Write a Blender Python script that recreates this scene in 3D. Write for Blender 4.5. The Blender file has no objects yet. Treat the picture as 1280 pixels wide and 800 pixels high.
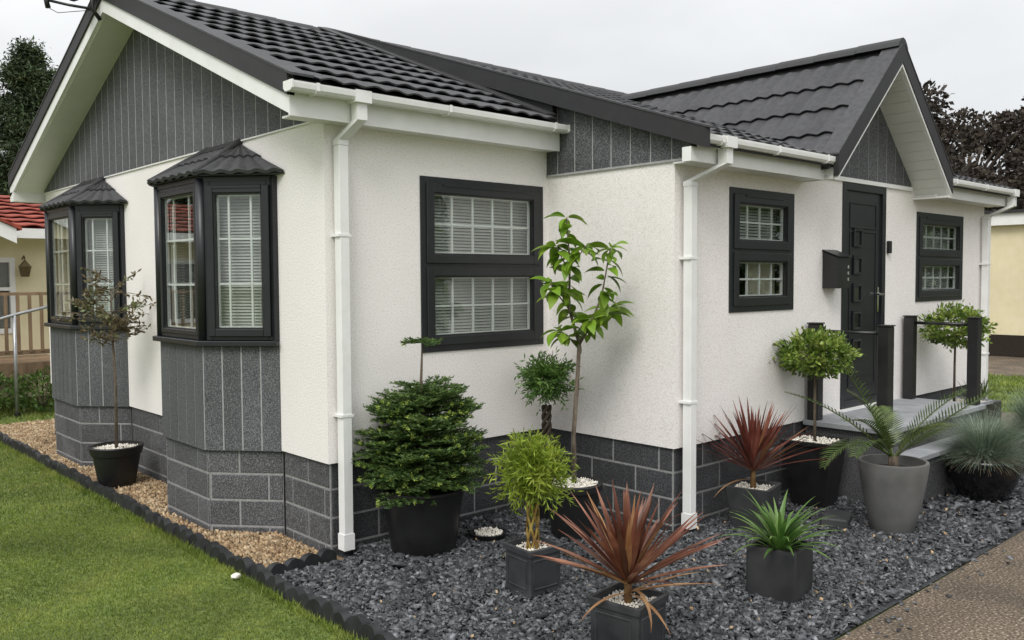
import bpy, bmesh, math, random
import numpy as np
from mathutils import Vector, Matrix

random.seed(11)
rng = np.random.default_rng(11)
R = math.radians
scene = bpy.context.scene

# ------------------------------------------------------------------ camera
def make_camera():
    f, pitch, roll, yaw = 1092.85, R(-2.689), R(-0.315), R(47.507)
    F = Vector((math.cos(yaw) * math.cos(pitch), math.sin(yaw) * math.cos(pitch), math.sin(pitch)))
    Rt = Vector((math.sin(yaw), -math.cos(yaw), 0))
    U = Rt.cross(F)
    R2 = Rt * math.cos(roll) + U * math.sin(roll)
    U2 = U * math.cos(roll) - Rt * math.sin(roll)
    cd = bpy.data.cameras.new('camera')
    cd.sensor_fit = 'HORIZONTAL'; cd.sensor_width = 36.0
    cd.lens = f / 1280 * 36.0
    cd.clip_start = 0.05; cd.clip_end = 1500
    co = bpy.data.objects.new('camera', cd)
    scene.collection.objects.link(co)
    m = Matrix((R2, U2, -F)).transposed().to_4x4()
    m.translation = Vector((-2.757, -4.682, 1.65))
    co.matrix_world = m
    scene.camera = co
make_camera()

# ------------------------------------------------------------------ world, sun, exposure
SUN_EL, SUN_DIR = 48, Vector((-0.70, -0.40, 0))
def make_light():
    w = bpy.data.worlds.new('World'); scene.world = w; w.use_nodes = True
    nt = w.node_tree; N = nt.nodes; L = nt.links
    N.clear()
    out = N.new('ShaderNodeOutputWorld'); bg = N.new('ShaderNodeBackground')
    sky = N.new('ShaderNodeTexSky'); sky.sky_type = 'NISHITA'; sky.sun_disc = False
    sky.sun_elevation = R(SUN_EL)
    sky.sun_rotation = math.atan2(SUN_DIR.x, SUN_DIR.y)
    tc = N.new('ShaderNodeTexCoord'); sep = N.new('ShaderNodeSeparateXYZ')
    L.new(tc.outputs['Generated'], sep.inputs[0])
    # overcast cloud deck: CIE-like brightening towards the zenith, soft cloud structure
    mx = N.new('ShaderNodeMath'); mx.operation = 'MAXIMUM'; mx.inputs[1].default_value = 0
    L.new(sep.outputs['Z'], mx.inputs[0])
    grad = N.new('ShaderNodeMapRange'); grad.inputs['To Min'].default_value = 4.6; grad.inputs['To Max'].default_value = 16.0
    L.new(mx.outputs[0], grad.inputs['Value'])
    mp = N.new('ShaderNodeMapping'); mp.inputs['Scale'].default_value = (1.0, 1.0, 2.6)
    L.new(tc.outputs['Generated'], mp.inputs[0])
    nz = N.new('ShaderNodeTexNoise'); nz.inputs['Scale'].default_value = 2.3; nz.inputs['Detail'].default_value = 5; nz.inputs['Roughness'].default_value = .5
    L.new(mp.outputs[0], nz.inputs['Vector'])
    cl = N.new('ShaderNodeMapRange'); cl.inputs['From Min'].default_value = .3; cl.inputs['From Max'].default_value = .7
    cl.inputs['To Min'].default_value = .88; cl.inputs['To Max'].default_value = 1.1
    L.new(nz.outputs['Fac'], cl.inputs['Value'])
    mul = N.new('ShaderNodeMath'); mul.operation = 'MULTIPLY'
    L.new(grad.outputs[0], mul.inputs[0]); L.new(cl.outputs[0], mul.inputs[1])
    comb = N.new('ShaderNodeMix'); comb.data_type = 'RGBA'; comb.blend_type = 'MULTIPLY'; comb.inputs['Factor'].default_value = 1
    comb.inputs['A'].default_value = (.985, .995, 1.0, 1)
    L.new(mul.outputs[0], comb.inputs['B'])
    mix = N.new('ShaderNodeMix'); mix.data_type = 'RGBA'; mix.inputs['Factor'].default_value = .93
    L.new(sky.outputs[0], mix.inputs['A']); L.new(comb.outputs['Result'], mix.inputs['B'])
    L.new(mix.outputs['Result'], bg.inputs['Color']); bg.inputs['Strength'].default_value = 0.105
    L.new(bg.outputs[0], out.inputs[0])
    sd = bpy.data.lights.new('sun', 'SUN'); sd.energy = 1.45; sd.angle = R(25); sd.color = (1, .97, .92)
    so = bpy.data.objects.new('sun', sd); scene.collection.objects.link(so)
    d = SUN_DIR.normalized() * math.cos(R(SUN_EL)); d.z = math.sin(R(SUN_EL))
    so.rotation_euler = (-d).to_track_quat('-Z', 'Y').to_euler()
    so.location = (-6, -6, 12)
make_light()
scene.view_settings.view_transform = 'Standard'
scene.view_settings.look = 'None'
scene.view_settings.gamma = 1
scene.view_settings.use_curve_mapping = False
scene.view_settings.exposure = 0.3
scene.render.engine = 'CYCLES'
scene.cycles.use_denoising = True
scene.cycles.max_bounces = 8
scene.cycles.transparent_max_bounces = 12

# ------------------------------------------------------------------ materials
MATS = {}
def newmat(name):
    m = bpy.data.materials.new(name); m.use_nodes = True
    MATS[name] = m
    nt = m.node_tree
    return m, nt.nodes, nt.links, nt.nodes['Principled BSDF']

def ramp(N, stops):
    r = N.new('ShaderNodeValToRGB')
    e = r.color_ramp.elements
    while len(e) < len(stops): e.new(0.5)
    for i, (p, c) in enumerate(stops):
        e[i].position = p; e[i].color = (*c, 1)
    return r

def surf(name, stops, scale=8, detail=4, rough=.6, bump=0, bscale=None, bdist=.004, metallic=0,
         big=0, bigscale=.7, island=0, spec=.5, stretch=None, coord='pos', trans=0):
    """noise-driven colour ramp + bump; big = slow value variation; island = per-piece value jitter"""
    m, N, L, P = newmat(name)
    if coord == 'pos':
        src = N.new('ShaderNodeNewGeometry').outputs['Position']
    else:
        src = N.new('ShaderNodeTexCoord').outputs['Object']
    if stretch:
        mp = N.new('ShaderNodeMapping'); mp.inputs['Scale'].default_value = stretch
        L.new(src, mp.inputs[0]); src = mp.outputs[0]
    nz = N.new('ShaderNodeTexNoise'); nz.inputs['Scale'].default_value = scale; nz.inputs['Detail'].default_value = detail
    L.new(src, nz.inputs['Vector'])
    rp = ramp(N, stops)
    L.new(nz.outputs['Fac'], rp.inputs[0])
    col = rp.outputs['Color']
    if big or island:
        hv = N.new('ShaderNodeHueSaturation'); L.new(col, hv.inputs['Color']); col = hv.outputs['Color']
        acc = None
        if big:
            n2 = N.new('ShaderNodeTexNoise'); n2.inputs['Scale'].default_value = bigscale; n2.inputs['Detail'].default_value = 3
            L.new(src, n2.inputs['Vector'])
            mr = N.new('ShaderNodeMapRange'); mr.inputs['From Min'].default_value = .3; mr.inputs['From Max'].default_value = .7
            mr.inputs['To Min'].default_value = 1 - big; mr.inputs['To Max'].default_value = 1 + big
            L.new(n2.outputs['Fac'], mr.inputs['Value']); acc = mr.outputs[0]
        if island:
            g = N.new('ShaderNodeNewGeometry')
            oi = N.new('ShaderNodeObjectInfo')
            ad = N.new('ShaderNodeMath'); ad.operation = 'ADD'
            L.new(g.outputs['Random Per Island'], ad.inputs[0]); L.new(oi.outputs['Random'], ad.inputs[1])
            fr = N.new('ShaderNodeMath'); fr.operation = 'FRACT'; L.new(ad.outputs[0], fr.inputs[0])
            mr = N.new('ShaderNodeMapRange'); mr.inputs['To Min'].default_value = 1 - island; mr.inputs['To Max'].default_value = 1 + island
            L.new(fr.outputs[0], mr.inputs['Value'])
            if acc is None: acc = mr.outputs[0]
            else:
                mu = N.new('ShaderNodeMath'); mu.operation = 'MULTIPLY'
                L.new(acc, mu.inputs[0]); L.new(mr.outputs[0], mu.inputs[1]); acc = mu.outputs[0]
        L.new(acc, hv.inputs['Value'])
    L.new(col, P.inputs['Base Color'])
    P.inputs['Roughness'].default_value = rough; P.inputs['Metallic'].default_value = metallic
    P.inputs['Specular IOR Level'].default_value = spec
    if bump:
        nb = N.new('ShaderNodeTexNoise'); nb.inputs['Scale'].default_value = bscale or scale; nb.inputs['Detail'].default_value = 4
        L.new(src, nb.inputs['Vector'])
        b = N.new('ShaderNodeBump'); b.inputs['Strength'].default_value = bump; b.inputs['Distance'].default_value = bdist
        L.new(nb.outputs['Fac'], b.inputs['Height']); L.new(b.outputs[0], P.inputs['Normal'])
    if trans:
        outn = N['Material Output']
        tl = N.new('ShaderNodeBsdfTranslucent'); L.new(col, tl.inputs['Color'])
        ms = N.new('ShaderNodeMixShader'); ms.inputs[0].default_value = trans
        L.new(P.outputs[0], ms.inputs[1]); L.new(tl.outputs[0], ms.inputs[2]); L.new(ms.outputs[0], outn.inputs['Surface'])
    return m

def c(v, t=(1, 1, 1)): return (v * t[0], v * t[1], v * t[2])

surf('render_white', [(.28, (.68, .63, .58)), (.43, (.82, .785, .76)), (.7, (.895, .865, .85))], 95, 3, .9, .6, 90, .005, big=.035, bigscale=1.3)
surf('pvc_white', [(.3, (.77, .77, .75)), (.6, (.82, .82, .81))], 9, 5, .4, 0, big=.03, bigscale=4)
surf('soffit_white', [(.3, (.70, .70, .67)), (.7, (.77, .77, .74))], 3, 3, .45)
surf('cladding_grey', [(.34, (.033, .035, .038)), (.5, (.074, .077, .082)), (.66, (.175, .18, .188))], 130, 3, .75, .3, 180, .003, big=.12, bigscale=2.0, island=.10)
surf('joint_grey', [(.3, (.30, .30, .30)), (.7, (.40, .40, .40))], 30, 3, .7)
surf('block_grey', [(.34, (.030, .031, .033)), (.5, (.066, .067, .071)), (.66, (.165, .165, .17))], 125, 3, .8, .4, 160, .004, big=.2, bigscale=2.2, island=.16)
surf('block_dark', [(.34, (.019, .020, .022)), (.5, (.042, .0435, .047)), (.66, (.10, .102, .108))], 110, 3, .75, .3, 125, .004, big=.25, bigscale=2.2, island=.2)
surf('mortar_grey', [(.3, (.22, .22, .22)), (.7, (.33, .33, .325))], 60, 3, .85)
surf('tile_charcoal', [(.3, (.040, .040, .043)), (.7, (.063, .063, .067))], 25, 4, .8, .15, 260, .002, big=.12, bigscale=1.6, island=.13)
surf('verge_charcoal', [(.3, (.017, .017, .0182)), (.7, (.023, .023, .0245))], 10, 3, .62, .1, 300, .001, big=.08)
surf('anthracite', [(.3, (.011, .0128, .0152)), (.7, (.0155, .0178, .0205))], 12, 3, .38, .05, 300, .001)
surf('black_plastic', [(.3, (.008, .008, .0085)), (.7, (.014, .014, .015))], 10, 3, .42, big=.2, bigscale=4)
surf('black_glaze', [(.3, (.006, .006, .0065)), (.7, (.011, .011, .012))], 10, 3, .16)
surf('black_metal', [(.3, (.010, .010, .011)), (.7, (.016, .016, .017))], 10, 3, .38)
surf('pot_stone_dark', [(.3, (.030, .031, .033)), (.7, (.052, .053, .056))], 9, 5, .62, .2, 80, .002, big=.25, bigscale=5)
surf('pot_cube_dark', [(.3, (.014, .0145, .016)), (.7, (.034, .034, .036))], 7, 5, .66, .2, 70, .002, big=.3, bigscale=4)
surf('pot_lead', [(.3, (.020, .022, .025)), (.7, (.045, .048, .053))], 9, 5, .45, .2, 60, .002, big=.25, bigscale=5)
surf('pot_grey', [(.3, (.105, .105, .102)), (.7, (.150, .149, .144))], 6, 5, .6, .12, 120, .002, big=.12, bigscale=3)
surf('soil', [(.35, (.010, .007, .005)), (.65, (.035, .024, .016))], 60, 4, .95, .8, 60, .01)
surf('white_pebble', [(.3, (.62, .58, .50)), (.7, (.82, .79, .72))], 20, 3, .7, island=.14)
surf('slate_chip', [(.35, (.028, .0295, .032)), (.5, (.064, .067, .073)), (.66, (.155, .160, .170))], 28, 4, .78, .4, 60, .003, island=.8)
surf('slate_base', [(.4, (.012, .013, .015)), (.6, (.04, .043, .05))], 40, 4, .8, .8, 60, .01)
surf('tan_pebble', [(.3, (.22, .14, .075)), (.5, (.36, .25, .14)), (.7, (.52, .42, .28))], 14, 3, .7, island=.45)
surf('tan_base', [(.35, (.11, .07, .036)), (.65, (.34, .24, .14))], 70, 4, .9, .9, 70, .012)
surf('path_brown', [(.34, (.034, .024, .016)), (.46, (.088, .065, .043)), (.58, (.125, .094, .064)), (.70, (.37, .31, .24))], 75, 3, .88, .6, 80, .005, big=.32, bigscale=2.0)
surf('edging_black', [(.3, (.009, .0095, .0105)), (.7, (.020, .021, .023))], 14, 4, .55, .3, 60, .003, big=.2, bigscale=5)
surf('concrete_grey', [(.3, (.24, .25, .265)), (.7, (.33, .34, .355))], 7, 5, .7, .2, 90, .002, big=.12, bigscale=2)
surf('grass_ground', [(.3, (.050, .075, .014)), (.5, (.095, .135, .026)), (.7, (.15, .175, .042))], 26, 5, .9, .7, 60, .02, big=.3, bigscale=.9)
surf('grass_blade', [(.3, (.105, .158, .020)), (.5, (.165, .222, .032)), (.72, (.27, .300, .062))], 2.6, 4, .6, big=.24, bigscale=1.5, island=.36, trans=.25)
surf('cream_wall', [(.3, (.70, .62, .40)), (.7, (.76, .68, .47))], 5, 3, .8, .1, 90, .003, big=.05)
surf('red_tile', [(.3, (.19, .030, .018)), (.5, (.27, .050, .030)), (.7, (.34, .075, .045))], 9, 4, .75, big=.15, bigscale=2, island=.22)
surf('deck_wood', [(.3, (.15, .095, .055)), (.7, (.27, .18, .11))], 14, 4, .7, .2, 40, .002, stretch=(1, 1, .2), island=.15)
surf('galvanised', [(.3, (.32, .33, .34)), (.7, (.42, .43, .44))], 20, 3, .4, metallic=.7)
surf('brass', [(.3, (.10, .075, .035)), (.7, (.16, .12, .06))], 20, 3, .4, metallic=.6)
surf('chrome', [(.3, (.55, .55, .56)), (.7, (.62, .62, .63))], 20, 3, .18, metallic=1)
surf('blind_white', [(.3, (.50, .50, .48)), (.7, (.58, .58, .555))], 10, 3, .6)
surf('curtain_cream', [(.3, (.66, .60, .47)), (.7, (.74, .68, .55))], 10, 3, .9, trans=.2)
surf('room_dark', [(.3, (.10, .095, .085)), (.7, (.14, .13, .12))], 3, 3, .9)
surf('bark_brown', [(.3, (.050, .036, .024)), (.5, (.105, .080, .055)), (.7, (.17, .135, .10))], 40, 4, .9, .6, 60, .004, stretch=(1, 1, .3))
surf('bark_pale', [(.3, (.07, .052, .036)), (.5, (.135, .105, .076)), (.7, (.21, .175, .135))], 40, 4, .85, .5, 60, .003, stretch=(1, 1, .3))
surf('bark_braid', [(.3, (.075, .030, .012)), (.5, (.15, .075, .024)), (.7, (.21, .14, .045))], 22, 4, .7, .5, 60, .003)
surf('bark_cane', [(.3, (.12, .055, .015)), (.5, (.22, .14, .030)), (.7, (.32, .25, .055))], 16, 4, .6, .4, 60, .003, island=.3)
surf('bark_dark', [(.3, (.022, .016, .010)), (.7, (.065, .048, .032))], 30, 4, .9, .6, 60, .004)
def leafmat(name, a, b, cc, rough=.42, island=.32, trans=.28, scale=9):
    return surf(name, [(.3, a), (.5, b), (.7, cc)], scale, 3, rough, island=island, trans=trans, spec=.4)
leafmat('leaf_fir', (.042, .084, .019), (.074, .132, .030), (.12, .18, .048), .5, .4, .15)
leafmat('leaf_fir_tip', (.24, .33, .05), (.34, .44, .08), (.45, .54, .13), .55, .2, .2)
leafmat('leaf_sapling', (.10, .20, .016), (.18, .31, .028), (.30, .42, .06), .38, .42, .35, 5)
leafmat('leaf_willow', (.13, .20, .018), (.23, .31, .032), (.36, .42, .06), .5, .35, .35)
leafmat('leaf_box', (.050, .115, .022), (.092, .18, .036), (.15, .25, .06), .42, .35, .25)
leafmat('leaf_euonymus', (.060, .11, .018), (.15, .23, .036), (.36, .42, .10), .36, .4, .2, 14)
leafmat('leaf_bay', (.095, .105, .036), (.17, .125, .075), (.15, .20, .065), .4, .4, .25, 6)
leafmat('leaf_cordyline_dark', (.070, .016, .012), (.135, .036, .025), (.24, .085, .058), .34, .42, .2, 5)
leafmat('leaf_cordyline', (.095, .030, .018), (.19, .074, .046), (.34, .165, .105), .34, .42, .22, 5)
leafmat('leaf_cordyline_dry', (.24, .11, .045), (.34, .18, .08), (.42, .25, .12), .6, .3, .2)
leafmat('leaf_lily', (.065, .145, .028), (.11, .205, .044), (.18, .27, .075), .36, .3, .3, 5)
leafmat('leaf_palm', (.048, .080, .020), (.085, .125, .034), (.15, .18, .066), .42, .35, .22, 5)
leafmat('leaf_fescue', (.11, .155, .10), (.21, .27, .195), (.33, .38, .30), .6, .4, .2, 5)
leafmat('leaf_straw', (.20, .14, .075), (.30, .22, .12), (.38, .30, .18), .7, .3, .2, 5)
leafmat('leaf_beech', (.022, .017, .014), (.040, .030, .022), (.068, .054, .036), .7, .4, .15, 2)
leafmat('leaf_conifer', (.022, .040, .015), (.038, .064, .023), (.062, .095, .034), .6, .4, .1, 2)
leafmat('leaf_tree', (.025, .060, .012), (.050, .105, .020), (.085, .15, .032), .5, .4, .25, 2)
leafmat('leaf_shrub', (.040, .085, .016), (.075, .145, .026), (.13, .20, .045), .5, .4, .25, 4)

def glassmat():
    m, N, L, P = newmat('window_glass')
    o = N['Material Output']; N.remove(P)
    tr = N.new('ShaderNodeBsdfTransparent'); tr.inputs['Color'].default_value = (.90, .92, .91, 1)
    gl = N.new('ShaderNodeBsdfGlossy'); gl.inputs['Roughness'].default_value = .015; gl.inputs['Color'].default_value = (.95, .97, .97, 1)
    lw = N.new('ShaderNodeLayerWeight'); lw.inputs['Blend'].default_value = .5
    pw = N.new('ShaderNodeMath'); pw.operation = 'POWER'; pw.inputs[1].default_value = 4.2
    L.new(lw.outputs['Facing'], pw.inputs[0])
    fr = N.new('ShaderNodeMapRange'); fr.inputs['To Min'].default_value = .065; fr.inputs['To Max'].default_value = .95
    L.new(pw.outputs[0], fr.inputs['Value'])
    ms = N.new('ShaderNodeMixShader')
    L.new(fr.outputs[0], ms.inputs[0]); L.new(tr.outputs[0], ms.inputs[1]); L.new(gl.outputs[0], ms.inputs[2])
    L.new(ms.outputs[0], o.inputs['Surface'])
glassmat()

# ------------------------------------------------------------------ mesh helpers
def V3(*a): return Vector(a)
Z = Vector((0, 0, 1))

class Fr:
    """flat frame: u along the wall, v up, n outwards"""
    def __init__(s, O, U, N): s.O, s.U, s.N = Vector(O), Vector(U).normalized(), Vector(N).normalized()
    def P(s, u, v, n=0): return s.O + s.U * u + Z * v + s.N * n

class MB:
    def __init__(s): s.v, s.f = [], []
    def add(s, vs, fs):
        b = len(s.v); s.v += [tuple(p) for p in vs]; s.f += [tuple(i + b for i in f) for f in fs]; return s
    def hexa(s, p):
        return s.add(p, [(0, 3, 2, 1), (4, 5, 6, 7), (0, 1, 5, 4), (1, 2, 6, 5), (2, 3, 7, 6), (3, 0, 4, 7)])
    def box(s, x0, x1, y0, y1, z0, z1):
        return s.hexa([(x0, y0, z0), (x1, y0, z0), (x1, y1, z0), (x0, y1, z0), (x0, y0, z1), (x1, y0, z1), (x1, y1, z1), (x0, y1, z1)])
    def fbox(s, F, u0, u1, v0, v1, n0, n1):
        return s.hexa([F.P(u0, v0, n1), F.P(u1, v0, n1), F.P(u1, v0, n0), F.P(u0, v0, n0), F.P(u0, v1, n1), F.P(u1, v1, n1), F.P(u1, v1, n0), F.P(u0, v1, n0)])
    def ring(s, F, u0, u1, v0, v1, w, n0, n1):
        s.fbox(F, u0, u0 + w, v0, v1, n0, n1); s.fbox(F, u1 - w, u1, v0, v1, n0, n1)
        s.fbox(F, u0 + w, u1 - w, v0, v0 + w, n0, n1); s.fbox(F, u0 + w, u1 - w, v1 - w, v1, n0, n1); return s
    def prism(s, pts, ext):
        n = len(pts); e = Vector(ext)
        a = [Vector(p) for p in pts]
        return s.add(a + [p + e for p in a], [tuple(range(n))[::-1], tuple(range(n, 2 * n))] + [(i, (i + 1) % n, (i + 1) % n + n, i + n) for i in range(n)])
    def tube(s, pts, rad, n=8, cap=True):
        pts = [Vector(p) for p in pts]; m = len(pts)
        if not hasattr(rad, '__len__'): rad = [rad] * m
        vs, fs = [], []
        prev = None
        for i, p in enumerate(pts):
            t = (pts[min(i + 1, m - 1)] - pts[max(i - 1, 0)]).normalized()
            if prev is None:
                a = t.orthogonal().normalized()
            else:
                a = (prev - t * prev.dot(t)).normalized()
            prev = a; b = t.cross(a)
            for k in range(n):
                w = 2 * math.pi * k / n
                vs.append(p + (a * math.cos(w) + b * math.sin(w)) * rad[i])
        for i in range(m - 1):
            for k in range(n):
                fs.append((i * n + k, i * n + (k + 1) % n, (i + 1) * n + (k + 1) % n, (i + 1) * n + k))
        if cap: fs += [tuple(range(n))[::-1], tuple(range((m - 1) * n, m * n))]
        return s.add(vs, fs)
    def lathe(s, prof, n=32, ctr=(0, 0, 0), cap_bottom=True):
        cx, cy, cz = ctr; vs, fs = [], []
        for r, z in prof:
            for k in range(n):
                w = 2 * math.pi * k / n; vs.append((cx + r * math.cos(w), cy + r * math.sin(w), cz + z))
        for i in range(len(prof) - 1):
            for k in range(n):
                fs.append((i * n + k, i * n + (k + 1) % n, (i + 1) * n + (k + 1) % n, (i + 1) * n + k))
        if cap_bottom: fs.append(tuple(range(n))[::-1])
        return s.add(vs, fs)
    def sqlathe(s, prof, rot=0, cap_bottom=True, bev=.04):
        """square section profile [(half_side, z)]: eight-sided loops with chamfered corners"""
        vs, fs = [], []
        for h, z in prof:
            b = h * bev * 2
            for (x, y) in [(h - b, -h), (h, -h + b), (h, h - b), (h - b, h), (-h + b, h), (-h, h - b), (-h, -h + b), (-h + b, -h)]:
                vs.append((x * math.cos(rot) - y * math.sin(rot), x * math.sin(rot) + y * math.cos(rot), z))
        n = 8
        for i in range(len(prof) - 1):
            for k in range(n): fs.append((i * n + k, i * n + (k + 1) % n, (i + 1) * n + (k + 1) % n, (i + 1) * n + k))
        if cap_bottom: fs.append(tuple(range(n))[::-1])
        return s.add(vs, fs)
    def mesh(s, name, mat, smooth=None, recalc=True, bevel=0):
        me = bpy.data.meshes.new(name); me.from_pydata(s.v, [], s.f); me.validate()
        if recalc or bevel:
            bm = bmesh.new(); bm.from_mesh(me)
            bmesh.ops.recalc_face_normals(bm, faces=bm.faces)
            if bevel: bmesh.ops.bevel(bm, geom=list(bm.edges), offset=bevel, segments=1, affect='EDGES', clamp_overlap=True)
            bm.to_mesh(me); bm.free()
        me.materials.append(MATS[mat])
        if smooth is not None: shade(me, smooth)
        return me
    def build(s, name, mat, parent=None, smooth=None, recalc=True, bevel=0):
        return link(name, s.mesh(name, mat, smooth, recalc, bevel), parent)

def shade(me, angle=40):
    for p in me.polygons: p.use_smooth = True
    if angle < 180:
        bm = bmesh.new(); bm.from_mesh(me)
        for e in bm.edges:
            if len(e.link_faces) == 2 and e.calc_face_angle(0) > R(angle): e.smooth = False
        bm.to_mesh(me); bm.free()

def link(name, me, parent=None, M=None):
    o = bpy.data.objects.new(name, me); scene.collection.objects.link(o)
    if parent is not None: o.parent = parent
    if M is not None: o.matrix_basis = M
    return o

def np_mesh(name, verts, faces, mat, parent=None, smooth=False):
    """verts (n,3); faces (m,k)"""
    me = bpy.data.meshes.new(name)
    nv, (nf, k) = len(verts), faces.shape
    me.vertices.add(nv); me.vertices.foreach_set('co', np.asarray(verts, np.float32).ravel())
    me.loops.add(nf * k); me.loops.foreach_set('vertex_index', np.asarray(faces, np.int32).ravel())
    me.polygons.add(nf); me.polygons.foreach_set('loop_start', np.arange(0, nf * k, k, dtype=np.int32))
    if smooth: me.polygons.foreach_set('use_smooth', np.ones(nf, bool))
    me.update(calc_edges=True); me.validate()
    me.materials.append(MATS[mat])
    return link(name, me, parent)

def thing(name, label, cat, loc=(0, 0, 0), rz=0, group=None):
    o = bpy.data.objects.new(name, None); scene.collection.objects.link(o)
    o.empty_display_size = .2
    o.location = loc; o.rotation_euler = (0, 0, rz)
    tag(o, label, cat, group); return o
def tag(o, label=None, cat=None, group=None, kind=None):
    if label: o['label'] = label
    if cat: o['category'] = cat
    if group: o['group'] = group
    if kind: o['kind'] = kind
    return o

def nrm(a): return a / (np.linalg.norm(a, axis=-1, keepdims=True) + 1e-9)

def leaf_cards(P, D, Lh, Wd, fold=.25, droop=0.0, up=None):
    """folded diamond leaves: P base points, D directions, lengths, widths -> verts, tri faces"""
    n = len(P); D = nrm(D)
    rv = rng.normal(size=(n, 3)) if up is None else np.tile(np.array(up, float), (n, 1)) + rng.normal(size=(n, 3)) * .35
    S = nrm(np.cross(D, rv)); Un = np.cross(S, D)
    Lh = np.broadcast_to(np.asarray(Lh, float), (n,))[:, None]; Wd = np.broadcast_to(np.asarray(Wd, float), (n,))[:, None]
    tip = P + D * Lh; tip[:, 2] -= (droop * Lh[:, 0])
    mid = P + D * Lh * .5
    l = mid + S * Wd * .5 + Un * Wd * fold; r = mid - S * Wd * .5 + Un * Wd * fold
    V = np.stack([P, l, tip, r], 1).reshape(-1, 3)
    i = np.arange(n)[:, None] * 4
    F = np.concatenate([i + np.array([[0, 1, 2]]), i + np.array([[0, 2, 3]])], 0)
    return V, F

def join(parts):
    Vs, Fs, b = [], [], 0
    for v, f in parts:
        Vs.append(v); Fs.append(f + b); b += len(v)
    return np.concatenate(Vs), np.concatenate(Fs)

def sph(n, r=1.0, shell=.0):
    """random points in a ball (shell=1: near the surface)"""
    d = nrm(rng.normal(size=(n, 3)))
    q = rng.random(n) ** (1 / 3)
    q = q * (1 - shell) + shell * (1 - .25 * rng.random(n) ** 1.5)
    return d * q[:, None] * r, d

# ------------------------------------------------------------------ ground
GZ = -0.05
def sheet(name, poly, z, mat):
    o = MB().add([(x, y, z) for x, y in poly], [tuple(range(len(poly)))]).build(name, mat, recalc=False)
    return tag(o, kind='structure')
sheet('ground', [(-300, -300), (300, -300), (300, 300), (-300, 300)], GZ - .016, 'grass_ground')
sheet('gravel_bed', [(-.50, -.12), (.3, -.12), (.3, 5.7), (.7, 6.1), (.7, 7.0), (-.5, 7.0)], GZ - .008, 'tan_base')
sheet('slate_bed', [(-.5, -1.75), (.55, -2.72), (7.6, -2.72), (7.6, -.9), (1.7, .2), (.05, .2), (.05, -.1), (-.5, -.115)], GZ - .004, 'slate_base')
sheet('path', [(-1.6, -4.4), (-.2, -2.735), (13, -2.70), (13, -9), (-1.6, -9)], GZ - .004, 'path_brown')
sheet('gravel_strip', [(7.6, -2.69), (9.2, -2.69), (9.2, 3), (7.6, 3)], GZ - .009, 'path_brown')
sheet('gravel_strip', [(13.6, -6), (17.6, -6), (17.6, 8), (13.6, 8)], GZ - .010, 'path_brown')

def in_rects(x, y, rects):
    m = np.zeros(len(x), bool)
    for x0, x1, y0, y1 in rects: m |= (x > x0) & (x < x1) & (y > y0) & (y < y1)
    return m

def chips(name, n, xr, yr, keep, size, flat, mat, zlift, tilt):
    x = rng.uniform(*xr, n); y = rng.uniform(*yr, n)
    k = keep(x, y); x, y = x[k], y[k]; n = len(x)
    s = rng.uniform(*size, n)
    hx, hy, hz = s * .5, s * rng.uniform(.35, .8, n) * .5, s * rng.uniform(*flat, n) * .5
    base = np.array([[-1, -1, -1], [1, -1, -1], [1, 1, -1], [-1, 1, -1], [-1, -1, 1], [1, -1, 1], [1, 1, 1], [-1, 1, 1]], float)
    loc = base[None] * np.stack([hx, hy, hz], 1)[:, None]
    loc *= rng.uniform(.62, 1.1, (n, 8, 1)) * np.array([1, 1, 0]) + np.array([0, 0, 1])
    a = rng.uniform(0, 2 * np.pi, n); tx = rng.normal(0, tilt, n); ty = rng.normal(0, tilt, n)
    ca, sa = np.cos(a), np.sin(a)
    X, Y, Zc = loc[..., 0], loc[..., 1], loc[..., 2]
    Zc2 = Zc + X * np.tan(np.clip(tx, -1.1, 1.1))[:, None] + Y * np.tan(np.clip(ty, -1.1, 1.1))[:, None]
    Vv = np.stack([X * ca[:, None] - Y * sa[:, None] + x[:, None], X * sa[:, None] + Y * ca[:, None] + y[:, None], Zc2 + (GZ + zlift * rng.uniform(.3, 1.4, n))[:, None]], -1).reshape(-1, 3)
    fb = np.array([[4, 5, 6, 7], [0, 1, 5, 4], [1, 2, 6, 5], [2, 3, 7, 6], [3, 0, 4, 7]])
    Ff = (np.arange(n)[:, None, None] * 8 + fb[None]).reshape(-1, 4)
    o = np_mesh(name, Vv, Ff, mat); o['kind'] = 'stuff'
    return o
def keep_slate(x, y):
    m = (y > -2.70 + .02 * np.sin(x * 9)) & (x > -.46)
    m &= (y < -.0) & ~((x > 1.89) & (y > -1.165)) & (y + 1.75 > -(x + .5) * .924)
    m &= ~((x < .12) & (y > -.13)) & ~in_rects(x, y, [(3.56, 5.44, -1.86, -1.1)])
    return m
o = chips('slate_chippings', 52000, (-.5, 3.6), (-2.75, 0), keep_slate, (.011, .038), (.12, .36), 'slate_chip', .012, .34)
tag(o, 'blue grey slate chippings covering the bed under the pots', 'slate chippings')
o = chips('slate_chippings', 7500, (3.6, 7.6), (-2.75, -1.0), keep_slate, (.025, .07), (.12, .35), 'slate_chip', .012, .30)
tag(o, 'blue grey slate chippings beside the porch steps', 'slate chippings')
o = chips('slate_chippings', 450, (-.5, 5.0), (-2.75, 0), keep_slate, (.05, .095), (.10, .22), 'slate_chip', .020, .22)
tag(o, 'larger loose slate pieces lying among the chippings', 'slate chippings')
o = chips('slate_chippings', 70, (.6, 4.2), (-2.95, -2.70), lambda x, y: y < -2.72 - .0 * x, (.014, .035), (.15, .35), 'slate_chip', .004, .12)
tag(o, 'stray slate chips spilled on the edge of the path', 'slate chippings')
o = chips('gravel', 160, (-.3, 4.5), (-2.68, -.3), keep_slate, (.010, .022), (.4, .8), 'tan_pebble', .030, .3)
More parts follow.
